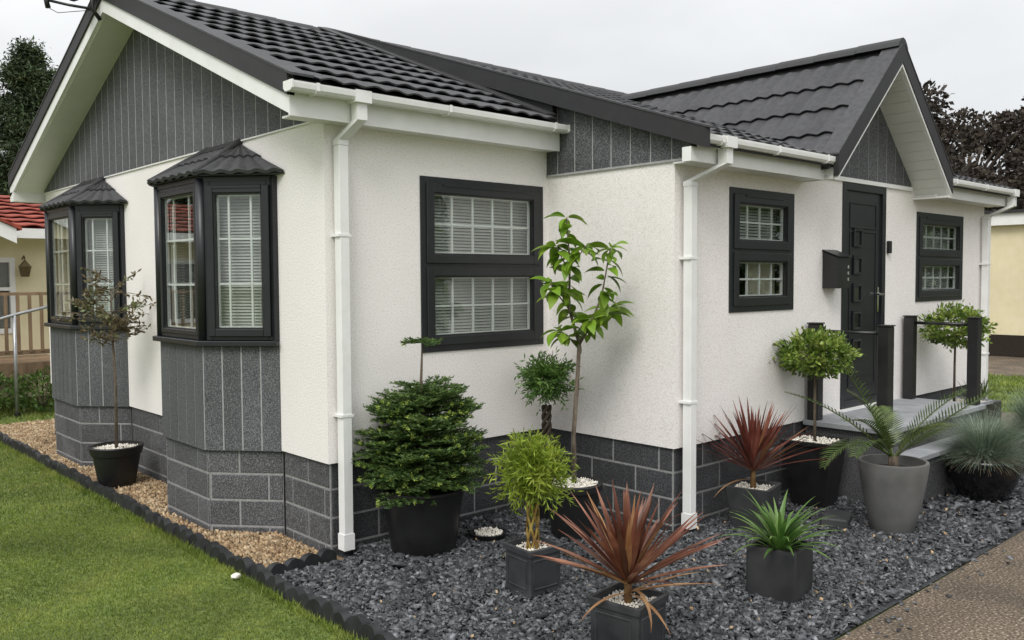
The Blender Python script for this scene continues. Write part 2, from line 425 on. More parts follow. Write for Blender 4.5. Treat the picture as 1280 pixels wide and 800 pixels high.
tag(o, 'stray pale tan pebbles scattered on the slate', 'gravel')
def keep_gravel(x, y):
    return ((x < -.02) | (y > 5.95)) & (x > -.44) & (y > -.02)
o = chips('gravel', 30000, (-.48, .7), (-.1, 7.0), keep_gravel, (.010, .026), (.5, .9), 'tan_pebble', .008, .35)
tag(o, 'tan pea gravel along the gable wall base', 'gravel')

# lawn
def lawn():
    parts = []
    def blades(n, xr, yr, h, w, keep):
        x = rng.uniform(*xr, n); y = rng.uniform(*yr, n); k = keep(x, y); x, y = x[k], y[k]; n = len(x)
        P = np.stack([x, y, np.full(n, GZ - .016)], 1)
        a = rng.uniform(0, 2 * np.pi, n); hh = rng.uniform(*h, n); lean = rng.uniform(.1, .9, n)
        S = np.stack([np.cos(a), np.sin(a), 0 * a], 1) * (w * rng.uniform(.6, 1.4, n))[:, None]
        b = a + rng.uniform(0, 6.28, n)
        T = P + np.stack([np.cos(b) * lean * hh, np.sin(b) * lean * hh, hh], 1)
        V = np.stack([P - S, P + S, T], 1).reshape(-1, 3)
        F = np.arange(n * 3).reshape(-1, 3); parts.append((V, F))
    edge = lambda x, y: x < -.53
    blades(150000, (-2.6, -.5), (-2.2, 2.2), (.005, .016), .0026, edge)
    blades(60000, (-3.2, -.5), (2.2, 6.0), (.007, .021), .0040, edge)
    blades(26000, (-3.5, 2.5), (6.0, 12), (.02, .05), .008, lambda x, y: (x < -.53) | (y > 7.05))
    blades(7000, (-.60, -.52), (-1.9, 6.5), (.015, .048), .0028, edge)
    blades(16000, (9.2, 13.6), (-3.5, 3.5), (.03, .07), .01, lambda x, y: x > 9.2)
    V, F = join(parts)
    o = np_mesh('lawn_grass', V, F, 'grass_blade')
    tag(o, 'short mown green lawn grass', 'grass', kind='stuff')
lawn()

# scalloped black edging: each scallop is a part
def edging():
    t = thing('lawn_edging', 'black scalloped plastic edging between the lawn and the beds', 'edging', (-.5, 0, GZ))
    w = .122
    def piece():
        m = MB(); n = 8; pts = []
        for i in range(n + 1):
            u = i / n; pts.append((-.035 + .0, (u - .5) * w, .028 + .040 * math.sin(math.pi * u) ** .6))
        vs = []
        for x in (-.030, .030):
            vs += [(x, (-.5) * w, -.03)] + [(x * (1 - .35 * math.sin(math.pi * i / n)), p[1], p[2]) for i, p in enumerate(pts)] + [(x, .5 * w, -.03)]
        k = n + 3
        fs = [tuple(range(k)), tuple(range(k, 2 * k))] + [(i, (i + 1) % k, (i + 1) % k + k, i + k) for i in range(k)]
        m.add(vs, fs); return m.mesh('scallop', 'edging_black', smooth=35)
    me = piece()
    y = -1.95
    while y < 7.0:
        link('scallop', me, t, Matrix.Translation((random.uniform(-.010, .010), y, random.uniform(-.010, .008))) @ Matrix.Rotation(random.uniform(-.16, .16), 4, 'Z') @ Matrix.Rotation(random.uniform(-.12, .12), 4, 'Y') @ Matrix.Scale(random.uniform(.92, 1.1), 4))
        y += w * .985
    t2 = thing('bed_divider', 'short black scalloped edging dividing tan gravel from slate at the house corner', 'edging', (-.45, -.1, GZ))
    for i in range(4):
        link('scallop', me, t2, Matrix.Translation((.04 + i * .115, .005 + i * .012, .004)) @ Matrix.Rotation(R(-84), 4, 'Z'))
edging()

# ------------------------------------------------------------------ the bungalow
W, A, B, E = 5.927, 1.90, 1.176, 7.305
ZB, ZT, ZT2 = .52, 2.617, 2.417
RY = 2.96
house = thing('bungalow', 'white and charcoal park home bungalow with bay windows and gabled porch', 'bungalow')
FG = Fr((0, 0, 0), (0, 1, 0), (-1, 0, 0))
FA = Fr((0, 0, 0), (1, 0, 0), (0, -1, 0))
FP = Fr((A, 0, 0), (0, -1, 0), (-1, 0, 0))
FB = Fr((0, -B, 0), (1, 0, 0), (0, -1, 0))

def wall_panel(F, u0, u1, v0, v1, holes, t=.12, reveal_in=True):
    m = MB()
    us = sorted({u0, u1, *[h[0] for h in holes], *[h[1] for h in holes]})
    vs = sorted({v0, v1, *[h[2] for h in holes], *[h[3] for h in holes]})
    def hole(a, b, c_, d):
        return any(a >= h[0] - 1e-6 and b <= h[1] + 1e-6 and c_ >= h[2] - 1e-6 and d <= h[3] + 1e-6 for h in holes)
    for i in range(len(us) - 1):
        for j in range(len(vs) - 1):
            a, b, c_, d = us[i], us[i + 1], vs[j], vs[j + 1]
            if hole(a, b, c_, d): continue
            m.add([F.P(a, c_), F.P(b, c_), F.P(b, d), F.P(a, d)], [(0, 1, 2, 3)])
            m.add([F.P(a, c_, -t), F.P(b, c_, -t), F.P(b, d, -t), F.P(a, d, -t)], [(3, 2, 1, 0)])
    def rev(a, b, c_, d):
        q = [F.P(a, c_), F.P(b, c_), F.P(b, d), F.P(a, d)]; r = [F.P(a, c_, -t), F.P(b, c_, -t), F.P(b, d, -t), F.P(a, d, -t)]
        for i in range(4):
            j = (i + 1) % 4; m.add([q[i], q[j], r[j], r[i]], [(0, 1, 2, 3)])
    for h in holes: rev(*h)
    rev(u0, u1, v0, v1)
    return m

BAYS = [dict(p=[(0, .60), (-.35, 1.0), (-.35, 1.74), (0, 2.14)]), dict(p=[(0, 3.46), (-.33, 3.83), (-.33, 4.62), (0, 4.99)])]
holesG = [(b['p'][0][1] + .06, b['p'][3][1] - .06, 1.25, 2.25) for b in BAYS]
WA = (.713, 1.846, 1.161, 2.334)
WB = (2.523, 3.388, 1.403, 2.287)
WC = (5.607, 6.718, 1.413, 2.26)
DR = (4.163, 4.955, .545, 2.437)
wall_panel(FG, 0.0, W, ZB, ZT, holesG).build('wall', 'render_white', house, recalc=False)
wall_panel(FA, 0.12, A, ZB, 2.64, [WA]).build('wall', 'render_white', house, recalc=False)
MB().fbox(FA, 0.0005, .12, ZB, 2.64, -.12, -.0005).build('wall', 'render_white', house)
wall_panel(FP, 0, B - .12, ZB, ZT2, []).build('wall', 'render_white', house, recalc=False)
wall_panel(FB, A, E, ZB, 2.47, [WB, WC, (DR[0], DR[1], ZB + .001, DR[3])]).build('wall', 'render_white', house, recalc=False)
mw = MB(); mw.box(E - .12, E, -B + .12, W, ZB, 2.47); mw.box(.12, E - .12, W - .12, W, ZB, 2.6)
mw.build('wall', 'render_white', house)
# inside: floor, ceiling, partition so rooms read as rooms
mi = MB(); mi.box(.13, A + .02, .13, W - .13, .53, .55); mi.box(A + .021, E - .13, -B + .13, W - .13, .53, .55)
mi.box(.13, A - .02, .13, W - .13, 2.5, 2.53); mi.box(A + .02, E - .13, -B + .13, W - .13, 2.5, 2.53)
mi.box(2.2, E - .13, 2.2, 2.26, .56, 2.49); mi.box(3.9, 3.95, -B + .13, 2.19, .56, 2.49); mi.box(.13, A, 2.7, 2.76, .56, 2.49)
mi.build('room_interior', 'room_dark', house)

# ---- plinth of grey blocks
BL, BH, MG = .405, .175, .013
BLOCKMESH = {}
def block_mesh(l, h, mat='block_grey'):
    k = (round(l, 3), round(h, 3), mat)
    if k not in BLOCKMESH:
        d, b = .02, .004
        m = MB()
        vs = [(0, 0, 0), (l, 0, 0), (l, 0, h), (0, 0, h), (0, -d + b, 0), (l, -d + b, 0), (l, -d + b, h), (0, -d + b, h),
              (b, -d, b), (l - b, -d, b), (l - b, -d, h - b), (b, -d, h - b)]
        fs = [(0, 1, 5, 4), (1, 2, 6, 5), (2, 3, 7, 6), (3, 0, 4, 7), (4, 5, 9, 8), (5, 6, 10, 9), (6, 7, 11, 10), (7, 4, 8, 11), (8, 9, 10, 11)]
        BLOCKMESH[k] = m.add(vs, fs).mesh('block', mat)
    return BLOCKMESH[k]
plinth_m = MB()
def plinth_run(F, u0, u1, n, shift=0, mat='block_grey'):
    """blocks from u0 to u1 with their faces n outwards of frame F"""
    tops = [ZB, .349, .171, -.006]
    plinth_m.fbox(F, u0, u1, -.12, ZB - .002, n - .06, n - .005)
    for r in range(4):
        z1 = tops[r]; z0 = tops[r + 1] + MG if r < 3 else -.12
        z1 -= .002
        u = u0 - ((shift + (r % 2) * .5) % 1.0) * BL
        while u < u1:
            a, b = max(u, u0) + (MG / 2 if u > u0 else .003), min(u + BL, u1) - (MG / 2 if u + BL < u1 else .003)
            if b - a > .03:
                Mx = Matrix((F.U, -F.N, Z)).transposed().to_4x4(); Mx.translation = F.P(a, z0, n - .02)
                PL.append((block_mesh(b - a, z1 - z0, mat), Mx))
            u += BL
PL = []
def facefr(p, q):
    U = Vector((q[0] - p[0], q[1] - p[1], 0)); L = U.length; U.normalize()
    return Fr((p[0], p[1], 0), U, (-U.y, U.x, 0)), L
# gable wall segments between the bays
for (a, b) in [(.031, .60), (2.14, 3.46), (4.99, W - .02)]:
    plinth_run(FG, a, b, -.02, .35)
for b in BAYS:
    p = b['p']
    for i in range(3):
        F, L = facefr(p[i], p[i + 1]); plinth_run(F, .0, L, -.02, .25 + .3 * i)
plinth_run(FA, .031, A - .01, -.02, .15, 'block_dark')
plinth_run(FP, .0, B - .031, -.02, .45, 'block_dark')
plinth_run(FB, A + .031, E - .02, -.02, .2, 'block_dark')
plinth_m.box(.0225, .0285, .0225, .0285, -.12, ZB - .003); plinth_m.box(A + .0225, A + .0285, -B + .0225, -B + .0285, -.12, ZB - .003)
plinth_m.box(E - .3, E - .02, -B + .1, W - .1, -.12, ZB - .002); plinth_m.box(.1, E - .3, W - .3, W - .02, -.12, ZB - .002)
plinth = plinth_m.build('plinth', 'mortar_grey', house)
for me, Mx in PL: link('block', me, plinth, Mx)

# ---- cladding planks
def planks(F, u0, u1, pw, vlo, vhi, parent, n0=.002, th=.012, gap=.009, start=0):
    """vertical boards; vlo/vhi are functions of u giving bottom and top (top may slope)"""
    u = u0 - start
    while u < u1 - 1e-4:
        a, b = max(u, u0) + gap / 2, min(u + pw, u1) - gap / 2
        if b - a > .012:
            k = .5 * (a + b)
            ha, hb = vhi(a), vhi(b)
            pts = [(a, vlo(a)), (b, vlo(b)), (b, hb)]
            if abs(vhi(k) - .5 * (ha + hb)) > .004: pts.append((k, vhi(k)))
            pts.append((a, ha))
            if max(ha - vlo(a), hb - vlo(b)) > .02:
                pts = [(p, max(q, vlo(p) + .003)) if i >= 2 else (p, q) for i, (p, q) in enumerate(pts)]
                MB().prism([F.P(p, q, n0) for p, q in pts], F.N * th).build('plank', 'cladding_grey', parent)
        u += pw
# main gable
def zin(y): return 2.60 + .408 * (y + .13) if y < RY else 2.60 + .408 * (2 * RY - y + .13)
back = MB().prism([FG.P(0, ZT + .004, -.1), FG.P(W, ZT + .004, -.1), FG.P(W, zin(W), -.1), FG.P(RY, zin(RY), -.1), FG.P(0, zin(0), -.1)], FG.N * .1085)
gclad = back.build('gable_cladding', 'joint_grey', house)
planks(FG, 0.0, W, .172, lambda u: ZT + .006, lambda u: zin(u) - .004, gclad, n0=.002, th=.0078, gap=.014)
MB().fbox(FG, -.006, W + .006, ZT - .005, ZT + .005, -.02, .0125).build('cladding_trim', 'pvc_white', house)
# wall facing the corner recess (side of the extension)
def ze(y): return 2.57 + .345 * (y + 1.487)
pc = MB().prism([FP.P(-.0, ZT2 + .004, -.1), FP.P(B + .13, ZT2 + .004, -.1), FP.P(B + .13, ze(-B - .13) - .1, -.1), FP.P(0, ze(0) - .1, -.1)], FP.N * .1085).build('side_cladding', 'joint_grey', house)
planks(FP, 0, B + .13, .173, lambda u: ZT2 + .006, lambda u: ze(-u) - .1, pc, n0=.002, th=.0095, gap=.012, start=.055)
MB().fbox(FP, 0, B + .13, ZT2 - .010, ZT2 + .005, -.02, .014).build('cladding_trim', 'joint_grey', house)

# ---- roof
def rz(y): return 2.757 + .408 * (y + .24) if y < RY else 2.757 + .408 * (2 * RY - y + .24)
def tile_mesh(w=.15, ln=.365, amp=.0145, k_mid=.85, k_far=.5):
    n = 8; vs = []; m = MB()
    prof = [(i / n * w, amp * (.5 - .5 * math.cos(2 * math.pi * i / n)) ** .8) for i in range(n + 1)]
    for (y, amp_k, z0) in ((0, 1, .024), (0, 1, .034), (ln * .5, k_mid, .026), (ln, k_far, .010)):
        for x, z in prof: vs.append((x, y, z * amp_k + z0))
    k = n + 1; fs = []
    for r in range(3):
        for i in range(n): fs.append((r * k + i, r * k + i + 1, (r + 1) * k + i + 1, (r + 1) * k + i))
    m.add(vs, fs); return m.mesh('tile', 'tile_charcoal', smooth=50, recalc=False)
TILE = tile_mesh()
PTILE = tile_mesh(amp=.021, k_mid=.95, k_far=.85)
def tile_matrix(O, across, ups):
    a, u = Vector(across).normalized(), Vector(ups).normalized(); n = a.cross(u)
    M = Matrix((a, u, n)).transposed().to_4x4(); M.translation = Vector(O); return M
TV = np.array([v.co[:] for v in TILE.vertices]); TF = np.array([p.vertices[:] for p in TILE.polygons])

# main roof, front slope over the left wing
ups = Vector((0, 1, .408)).normalized(); ac = Vector((1, 0, 0))
rm = MB().prism([(-.26, -.18, rz(-.18)), (-.26, RY, rz(RY)), (-.26, RY, rz(RY) - .05), (-.26, -.18, rz(-.18) - .05)], (2.10, 0, 0))
rm.prism([(-.26, RY + .001, rz(RY)), (-.26, W + .18, rz(W + .18)), (-.26, W + .18, rz(W + .18) - .05), (-.26, RY + .001, rz(RY) - .05)], (7.7, 0, 0))
roof = rm.build('roof', 'tile_charcoal', house)
ROW = .3395
for r in range(10):
    y = -.245 + r * ROW * ups.y
    O = Vector((-.17, y, rz(y)))
    for k in range(13):
        link('tile', TILE, roof, tile_matrix(O + ac * (.15 * k) + ups * random.uniform(-.004, .004) + Z * random.uniform(-.002, .003), ac + Vector((0, random.uniform(-.012, .012), 0)), ups))
# extension roof, front slope
upe = Vector((0, 1, .345)).normalized()
def zs(y): return ze(y) - .062
em = MB()
for x0, x1, y0 in [(1.84, 3.47, -1.43), (3.47, 5.58, -1.13), (5.58, 7.42, -1.43)]:
    em.prism([(x0, y0, zs(y0)), (x0, RY, zs(RY)), (x0, RY, zs(RY) - .05), (x0, y0, zs(y0) - .05)], (x1 - x0, 0, 0))
eroof = em.build('extension_roof', 'tile_charcoal', house)
rest = []
for r in range(13):
    y = -1.425 + r * ROW * upe.y
    for k in range(36):
        x = 1.93 + .15 * k
        if 3.40 < x < 5.5 and y < -1.0: continue
        if abs(x - 4.46) < 1.0 - max(0, (zs(y) - 2.5)) / .94: continue
        M = tile_matrix((x, y, zs(y)), ac, upe)
        if r < 3 or (k < 2): link('tile', TILE, eroof, M)
        else:
            Mn = np.array(M); rest.append((TV @ Mn[:3, :3].T + Mn[:3, 3], TF))
v_, f_ = join(rest)
o = np_mesh('upper_tiles', v_, f_, 'tile_charcoal', eroof, smooth=True); o['kind'] = 'stuff'
# ridge
def ridge_cap(p, q, name='ridge_cap', r=.085, parent=None):
    p, q = Vector(p), Vector(q); d = (q - p).normalized(); s = d.cross(Z)
    prof = [(-1.25, -.62), (-.95, -.12), (-.5, .33), (0, .48), (.5, .33), (.95, -.12), (1.25, -.62)]
    return MB().prism([p + s * (a * r) + Z * (b * r) for a, b in prof], q - p).build(name, 'verge_charcoal', parent or house, smooth=40)
n = 20
for i in range(n):
    x0 = -.30 + 7.7 * i / n; x1 = -.30 + 7.7 * (i + 1) / n - .004
    ridge_cap((x0, RY, rz(RY) + .006), (x1, RY, rz(RY) + .011))
# main verge: white barge board under a dark verge trim, both slopes
def slope_board(ya, yb, zf, lo, hi, x0, x1, name, mat, par=None):
    return MB().prism([(x0, ya, zf(ya) + lo), (x0, yb, zf(yb) + lo), (x0, yb, zf(yb) + hi), (x0, ya, zf(ya) + hi)], (x1 - x0, 0, 0)).build(name, mat, par or house)
TIP = 2 * RY + .20
for (ya, yb) in ((-.13, RY), (RY + .0005, TIP)):
    slope_board(ya, yb, zin, 0, .104, -.300, -.272, 'barge_board', 'pvc_white')
    v = slope_board(ya - .015 if ya < 0 else ya, yb, zin, .105, .228, -.315, -.268, 'verge_trim', 'verge_charcoal')
    slope_board(ya - .06 if ya < 0 else ya, yb, zin, .229, .243, -.320, -.165, 'verge_cap', 'tile_charcoal', v)
    slope_board(ya + .02, yb, zin, -.012, -.002 + .012, -.2715, -.004, 'soffit', 'soffit_white')
MB().box(-.272, -.001, -.129, -.001, 2.588, 2.60).build('soffit', 'soffit_white', house)
# lower left boxed eave end
MB().box(-.30, 2.0, 2 * RY + .06, TIP, 2.52, 2.62).build('eave_box', 'soffit_white', house)
# fascia and soffit of the front eave of the left wing
MB().box(-.300, A - .016, -.145, -.130, 2.585, 2.745).build('fascia', 'pvc_white', house)
MB().box(0, A - .016, -.1295, -.001, 2.59, 2.602).build('soffit', 'soffit_white', house)
# extension verge trim and flashing
ev = MB().prism([(1.79, -1.49, ze(-1.49) - .115), (1.79, RY, ze(RY) - .13), (1.79, RY, ze(RY) + .01), (1.79, -1.49, ze(-1.49) + .01)], (.05, 0, 0)).build('verge_trim', 'verge_charcoal', house)
MB().prism([(1.785, -1.5, ze(-1.5) + .011), (1.785, RY, ze(RY) + .011), (1.785, RY, ze(RY) + .024), (1.785, -1.5, ze(-1.5) + .024)], (.12, 0, 0)).build('verge_cap', 'tile_charcoal', ev)
MB().prism([(1.835, -.12, rz(-.12) - .05), (1.835, RY - .05, rz(RY - .05) - .05), (1.835, RY - .05, ze(RY - .05) - .05), (1.835, -.12, ze(-.12) - .05)], (.02, 0, 0)).build('roof_infill', 'verge_charcoal', house)
fl = MB()
for i in range(9):
    ya = -.2 + i * .35; yb = ya + .345
    fl.prism([(1.69, ya, rz(ya) + .045), (1.79, ya, rz(ya) + .055), (1.79, yb, rz(yb) + .055), (1.69, yb, rz(yb) + .045)], (0, 0, .012))
fl.build('flashing', 'verge_charcoal', house)
# extension eave: fascia, soffit
for x0, x1, nm in [(1.881, 3.50, 'l'), (5.56, 7.40, 'r')]:
    MB().box(x0, x1, -B - .200, -B - .185, 2.385, 2.53).build('fascia', 'pvc_white', house)
    MB().box(x0, x1, -B - .1845, -B - .001, 2.390, 2.402).build('soffit', 'soffit_white', house)
MB().box(1.80, 1.88, -B - .2005, -B - .131, 2.385, 2.475).build('eave_end', 'pvc_white', house)
MB().box(3.50, 3.515, -B - .28, -B - .0005, 2.385, 2.475).build('eave_end', 'pvc_white', house)
# gable end of extension far right (roof edge)
MB().prism([(7.39, -1.45, zs(-1.45) - .06), (7.39, RY, zs(RY) - .06), (7.39, RY, zs(RY) + .05), (7.39, -1.45, zs(-1.45) + .05)], (.04, 0, 0)).build('verge_trim', 'verge_charcoal', house)
MB().prism([(E - .10, -B, 2.47), (E - .10, W, 2.47), (E - .10, W, 2.75), (E - .10, RY, zs(RY) - .06)], (.08, 0, 0)).build('end_gable', 'cladding_grey', house)

# porch gable
DX, DZ, DS, DY = 4.53, 3.575, .94, -1.49
th = math.atan(DS); ct, st = math.cos(th), math.sin(th)
pr_m = MB()
for sgn in (-1, 1):
    foot = 1.10
    pts = [(DX, -1.44, DZ - .035), (DX + sgn * foot, -1.44, DZ - .035 - DS * foot), (DX + sgn * foot, -1.44, DZ - .085 - DS * foot), (DX, -1.44, DZ - .085)]
    pr_m.prism(pts, (0, 3.0, 0))
proof = pr_m.build('porch_roof', 'tile_charcoal', house)
for sgn in (-1, 1):
    up = Vector((-sgn * ct, 0, st))
    for r in range(4):
        z0 = 2.507 + r * .2340; x0 = DX + sgn * (DZ - .035 - z0) / DS
        for k in range(20):
            if sgn < 0:
                acx = Vector((0, -1, 0)); y = -1.365 + .15 * (k + 1)
            else:
                acx = Vector((0, 1, 0)); y = -1.365 + .15 * k
            # stop at the valley with the extension roof
            if ze(y) - .12 > z0 + .30: continue
            link('tile', PTILE, proof, tile_matrix(Vector((x0, y, z0)) + up * random.uniform(-.003, .003), acx, up))
for i in range(8):
    y0 = DY - .01 + i * .372
    ridge_cap((DX, y0, DZ + .0), (DX, y0 + .368, DZ + .004), r=.075)
def zd(x, sgn): return DZ - DS * abs(x - DX)
for sgn in (-1, 1):
    def brd(lo, hi, y0, y1, name, mat, f0=0.0, f1=1.07, par=None):
        xa, xb = DX + sgn * f0, DX + sgn * f1
        return MB().prism([(xa, y0, zd(xa, 0) + lo), (xb, y0, zd(xb, 0) + lo), (xb, y0, zd(xb, 0) + hi), (xa, y0, zd(xa, 0) + hi)], (0, y1 - y0, 0)).build(name, mat, par or house)
    v = brd(-.165, .002, DY - .012, DY + .030, 'verge_trim', 'verge_charcoal', 0.0003 if sgn > 0 else 0)
    brd(.003, .016, DY - .016, DY + .135, 'verge_cap', 'tile_charcoal', .03, 1.08, v)
    brd(-.195, -.1655, DY - .004, DY + .026, 'barge_board', 'pvc_white', 0.0003 if sgn > 0 else 0, 1.06)
    # soffit boards
    nb = 13
    for i in range(nb):
        f0, f1 = .02 + i * (1.04 / nb), .02 + (i + 1) * (1.04 / nb) - .006
        brd(-.198, -.186, DY + .027, -B - .001, 'soffit_board', 'soffit_white', f0, f1)
MB().box(DX + .99, DX + 1.07, DY + .002, -B - .001, 2.365, 2.383).build('eave_end', 'soffit_white', house)
dx0, dx1 = DX - .93, DX + .93
def zdi(u): return DZ - .2 - DS * abs(u - DX)
pg = MB().prism([FB.P(DX - .95, 2.476, -.1), FB.P(DX + .95, 2.476, -.1), FB.P(DX, zdi(DX), -.1)], FB.N * .1085).build('porch_cladding', 'joint_grey', house)
planks(FB, dx0, dx1, .172, lambda u: 2.480, lambda u: zdi(u) + .01, pg, n0=.002, th=.0095, gap=.012, start=.03)
MB().fbox(FB, DX - 1.0, DX + .95, 2.440, 2.474, -.02, .018).build('cladding_trim', 'pvc_white', house)

# ---- gutters and downpipes
def gutter(x0, x1, yo, zt):
    prof = [(0, -.0), (0, -.012), (.003, -.036), (.018, -.052), (.075, -.052), (.095, -.036), (.095, 0), (.089, 0), (.089, -.032), (.073, -.046), (.020, -.046), (.009, -.034), (.006, -.010), (.006, 0)]
    m = MB().prism([(x0, yo + a, zt + b) for a, b in prof], (x1 - x0, 0, 0))
    g = m.build('gutter', 'pvc_white', house)
    for xx in (x0 - .006, x1 - .006):
        MB().prism([(xx, yo - .004 + a * 1.06, zt + .004 + b) for a, b in [(0, 0), (0, -.046), (.018, -.058), (.075, -.058), (.095, -.04), (.095, 0)]], (.012, 0, 0)).build('end_cap', 'pvc_white', g)
    nbr = max(2, int((x1 - x0) / .8) + 1)
    for i in range(nbr):
        xx = x0 + .15 + (x1 - x0 - .3) * i / (nbr - 1)
        MB().prism([(xx, yo - .006 + a * 1.1, zt + .004 + b) for a, b in [(0, .0), (0, -.046), (.016, -.062), (.090, -.062), (.090, -.054), (.022, -.054), (.004, -.044), (.004, 0)]], (.022, 0, 0)).build('bracket', 'pvc_white', g)
    return g
def sqpipe(pts, h=.0325):
    m = MB()
    rings = []
    for i, (x, y, z) in enumerate(pts):
        rings.append([(x - h, y - h, z), (x + h, y - h, z), (x + h, y + h, z), (x - h, y + h, z)])
    vs = [p for r in rings for p in r]; fs = [(3, 2, 1, 0)]
    for i in range(len(rings) - 1):
        for k in range(4): fs.append((i * 4 + k, i * 4 + (k + 1) % 4, (i + 1) * 4 + (k + 1) % 4, (i + 1) * 4 + k))
    k = (len(rings) - 1) * 4; fs.append((k, k + 1, k + 2, k + 3))
    return m.add(vs, fs)
def downpipe(x, yw, yg, ztop, zg, clips, zbot=-.01, dx=.045):
    m = sqpipe([(x, yw, zbot), (x, yw, zg - .30)])
    d = m.build('downpipe', 'pvc_white', house, bevel=.003)
    sqpipe([(x, yw, zg - .2995), (x, yw, zg - .27), (x + dx, yg, zg - .165), (x + dx, yg, zg - .062)], .034).build('offset_bend', 'pvc_white', d)
    MB().box(x + dx - .055, x + dx + .055, yg - .054, yg + .053, zg - .066, zg + .006).build('outlet', 'pvc_white', d)
    for zc in clips:
        MB().box(x - .045, x + .045, yw - .036, yw + .058, zc - .008, zc + .008).build('clip', 'pvc_white', d)
    MB().add(*[[(x - .037, yw - .037, zbot - .0), (x + .037, yw - .037, zbot), (x + .037, yw + .037, zbot), (x - .037, yw + .037, zbot),
                (x - .037, yw - .037, zbot + .10), (x + .037, yw - .037, zbot + .10), (x + .037, yw + .037, zbot + .10), (x - .037, yw + .037, zbot + .10)],
               [(0, 1, 5, 4), (1, 2, 6, 5), (2, 3, 7, 6), (3, 0, 4, 7), (4, 5, 6, 7)]]).build('shoe', 'pvc_white', d, recalc=False)
    return d
gutter(-.335, 1.885, -.245, 2.762)
downpipe(.085, -.055, -.195, 0, 2.762, (.82, 1.92), -.012)
gutter(1.845, 3.49, -B - .30, 2.548)
downpipe(1.995, -B - .055, -B - .255, 0, 2.548, (.83, 1.78), -.012, dx=.10)
gutter(5.60, 7.42, -B - .30, 2.548)
downpipe(7.225, -B - .055, -B - .255, 0, 2.548, (.83, 1.78), -.012, dx=.12)

# ---- windows
def blind(F, u0, u1, v0, v1, n, parent, pitch=.022, mat='blind_white'):
    m = MB(); v = v0
    while v < v1:
        m.hexa([F.P(u0, v, n + .006), F.P(u1, v, n + .006), F.P(u1, v + .0165, n - .006), F.P(u0, v + .0165, n - .006),
                F.P(u0, v + .0012, n + .0065), F.P(u1, v + .0012, n + .0065), F.P(u1, v + .0177, n - .0055), F.P(u0, v + .0177, n - .0055)])
        v += pitch
    for q in (.2, .8):
        m.fbox(F, u0 + (u1 - u0) * q - .002, u0 + (u1 - u0) * q + .002, v0, v1, n + .011, n + .013)
    m.fbox(F, u0, u1, v1, v1 + .025, n - .015, n + .015)
    m.fbox(F, u0, u1, v0 - .02, v0 - .004, n - .012, n + .012)
    o = m.build('blind', mat, parent); o['kind'] = 'stuff'; return o
def light(F, u0, u1, v0, v1, parent, ub, vb, sash=.062, nf=.022, bars=True):
    """one glazed light: sash ring, pane, glazing bars"""
    m = MB().ring(F, u0, u1, v0, v1, sash, -.055, nf)
    m.build('sash', 'anthracite', parent, bevel=.004)
    a, b, c_, d = u0 + sash, u1 - sash, v0 + sash, v1 - sash
    MB().ring(F, a - .001, b + .001, c_ - .001, d + .001, .010, -.03, nf - .012).build('gasket', 'black_metal', parent)
    MB().fbox(F, a + .002, b - .002, c_ + .002, d - .002, -.0155, -.012).build('pane', 'window_glass', parent)
    MB().ring(F, a + .008, b - .008, c_ + .008, d - .008, .009, -.040, -.020).build('spacer_bar', 'pvc_white', parent)
    for t in ub:
        x = a + (b - a) * t; MB().fbox(F, x - .0068, x + .0068, c_ + .01, d - .01, -.034, -.022).build('glazing_bar', 'pvc_white', parent)
    for t in vb:
        y = c_ + (d - c_) * t; MB().fbox(F, a + .01, b - .01, y - .0068, y + .0068, -.0345, -.0215).build('glazing_bar', 'pvc_white', parent)
    return a, b, c_, d
def two_light_window(F, w, ncol, kind, label):
    u0, u1, v0, v1 = w
    fw = .052
    m = MB().ring(F, u0, u1, v0, v1, fw, -.07, .010)
    vm = v0 + (v1 - v0) * .497
    m.fbox(F, u0 + fw, u1 - fw, vm - .020, vm + .020, -.07, .009)
    wn = m.build('window', 'anthracite', house, bevel=.003); wn['label'] = label
    ub = [(i + 1) / ncol for i in range(ncol - 1)]
    for lo, hi in ((v0 + fw - .008, vm - .012), (vm + .012, v1 - fw + .008)):
        light(F, u0 + fw - .008, u1 - fw + .008, lo, hi, wn, ub, [.5], .061)
    # drip bar at the head of the top sash
    MB().fbox(F, u0 + .18, u1 - .18, v1 - .060, v1 - .046, .0225, .028).build('vent_cover', 'anthracite', wn)
    if kind == 'blind':
        blind(F, u0 + .07, u1 - .07, v0 + .1, v1 - .10, -.10, wn)
    elif kind == 'part':
        blind(F, u0 + .07, u1 - .07, vm + .03, v1 - .10, -.10, wn)
        m = MB(); nn = 26; a, b = u0 + .42, u1 - .06
        vs = []
        for i in range(nn + 1):
            u = a + (b - a) * i / nn; n_ = -.12 + .018 * math.sin(i * 1.9)
            vs += [F.P(u, v0 + .06, n_), F.P(u, vm, n_)]
        m.add(vs, [(2 * i, 2 * i + 2, 2 * i + 3, 2 * i + 1) for i in range(nn)]).build('curtain', 'curtain_cream', wn, smooth=180, recalc=False)
    return wn
two_light_window(FA, WA, 5, 'blind', 'dark grey two-light window with white slatted blind, nearest the corner downpipe')
two_light_window(FB, WB, 4, 'part', 'dark grey two-light window with cream curtain, left of the mail box')
two_light_window(FB, WC, 5, 'blind', 'dark grey two-light window right of the front door')

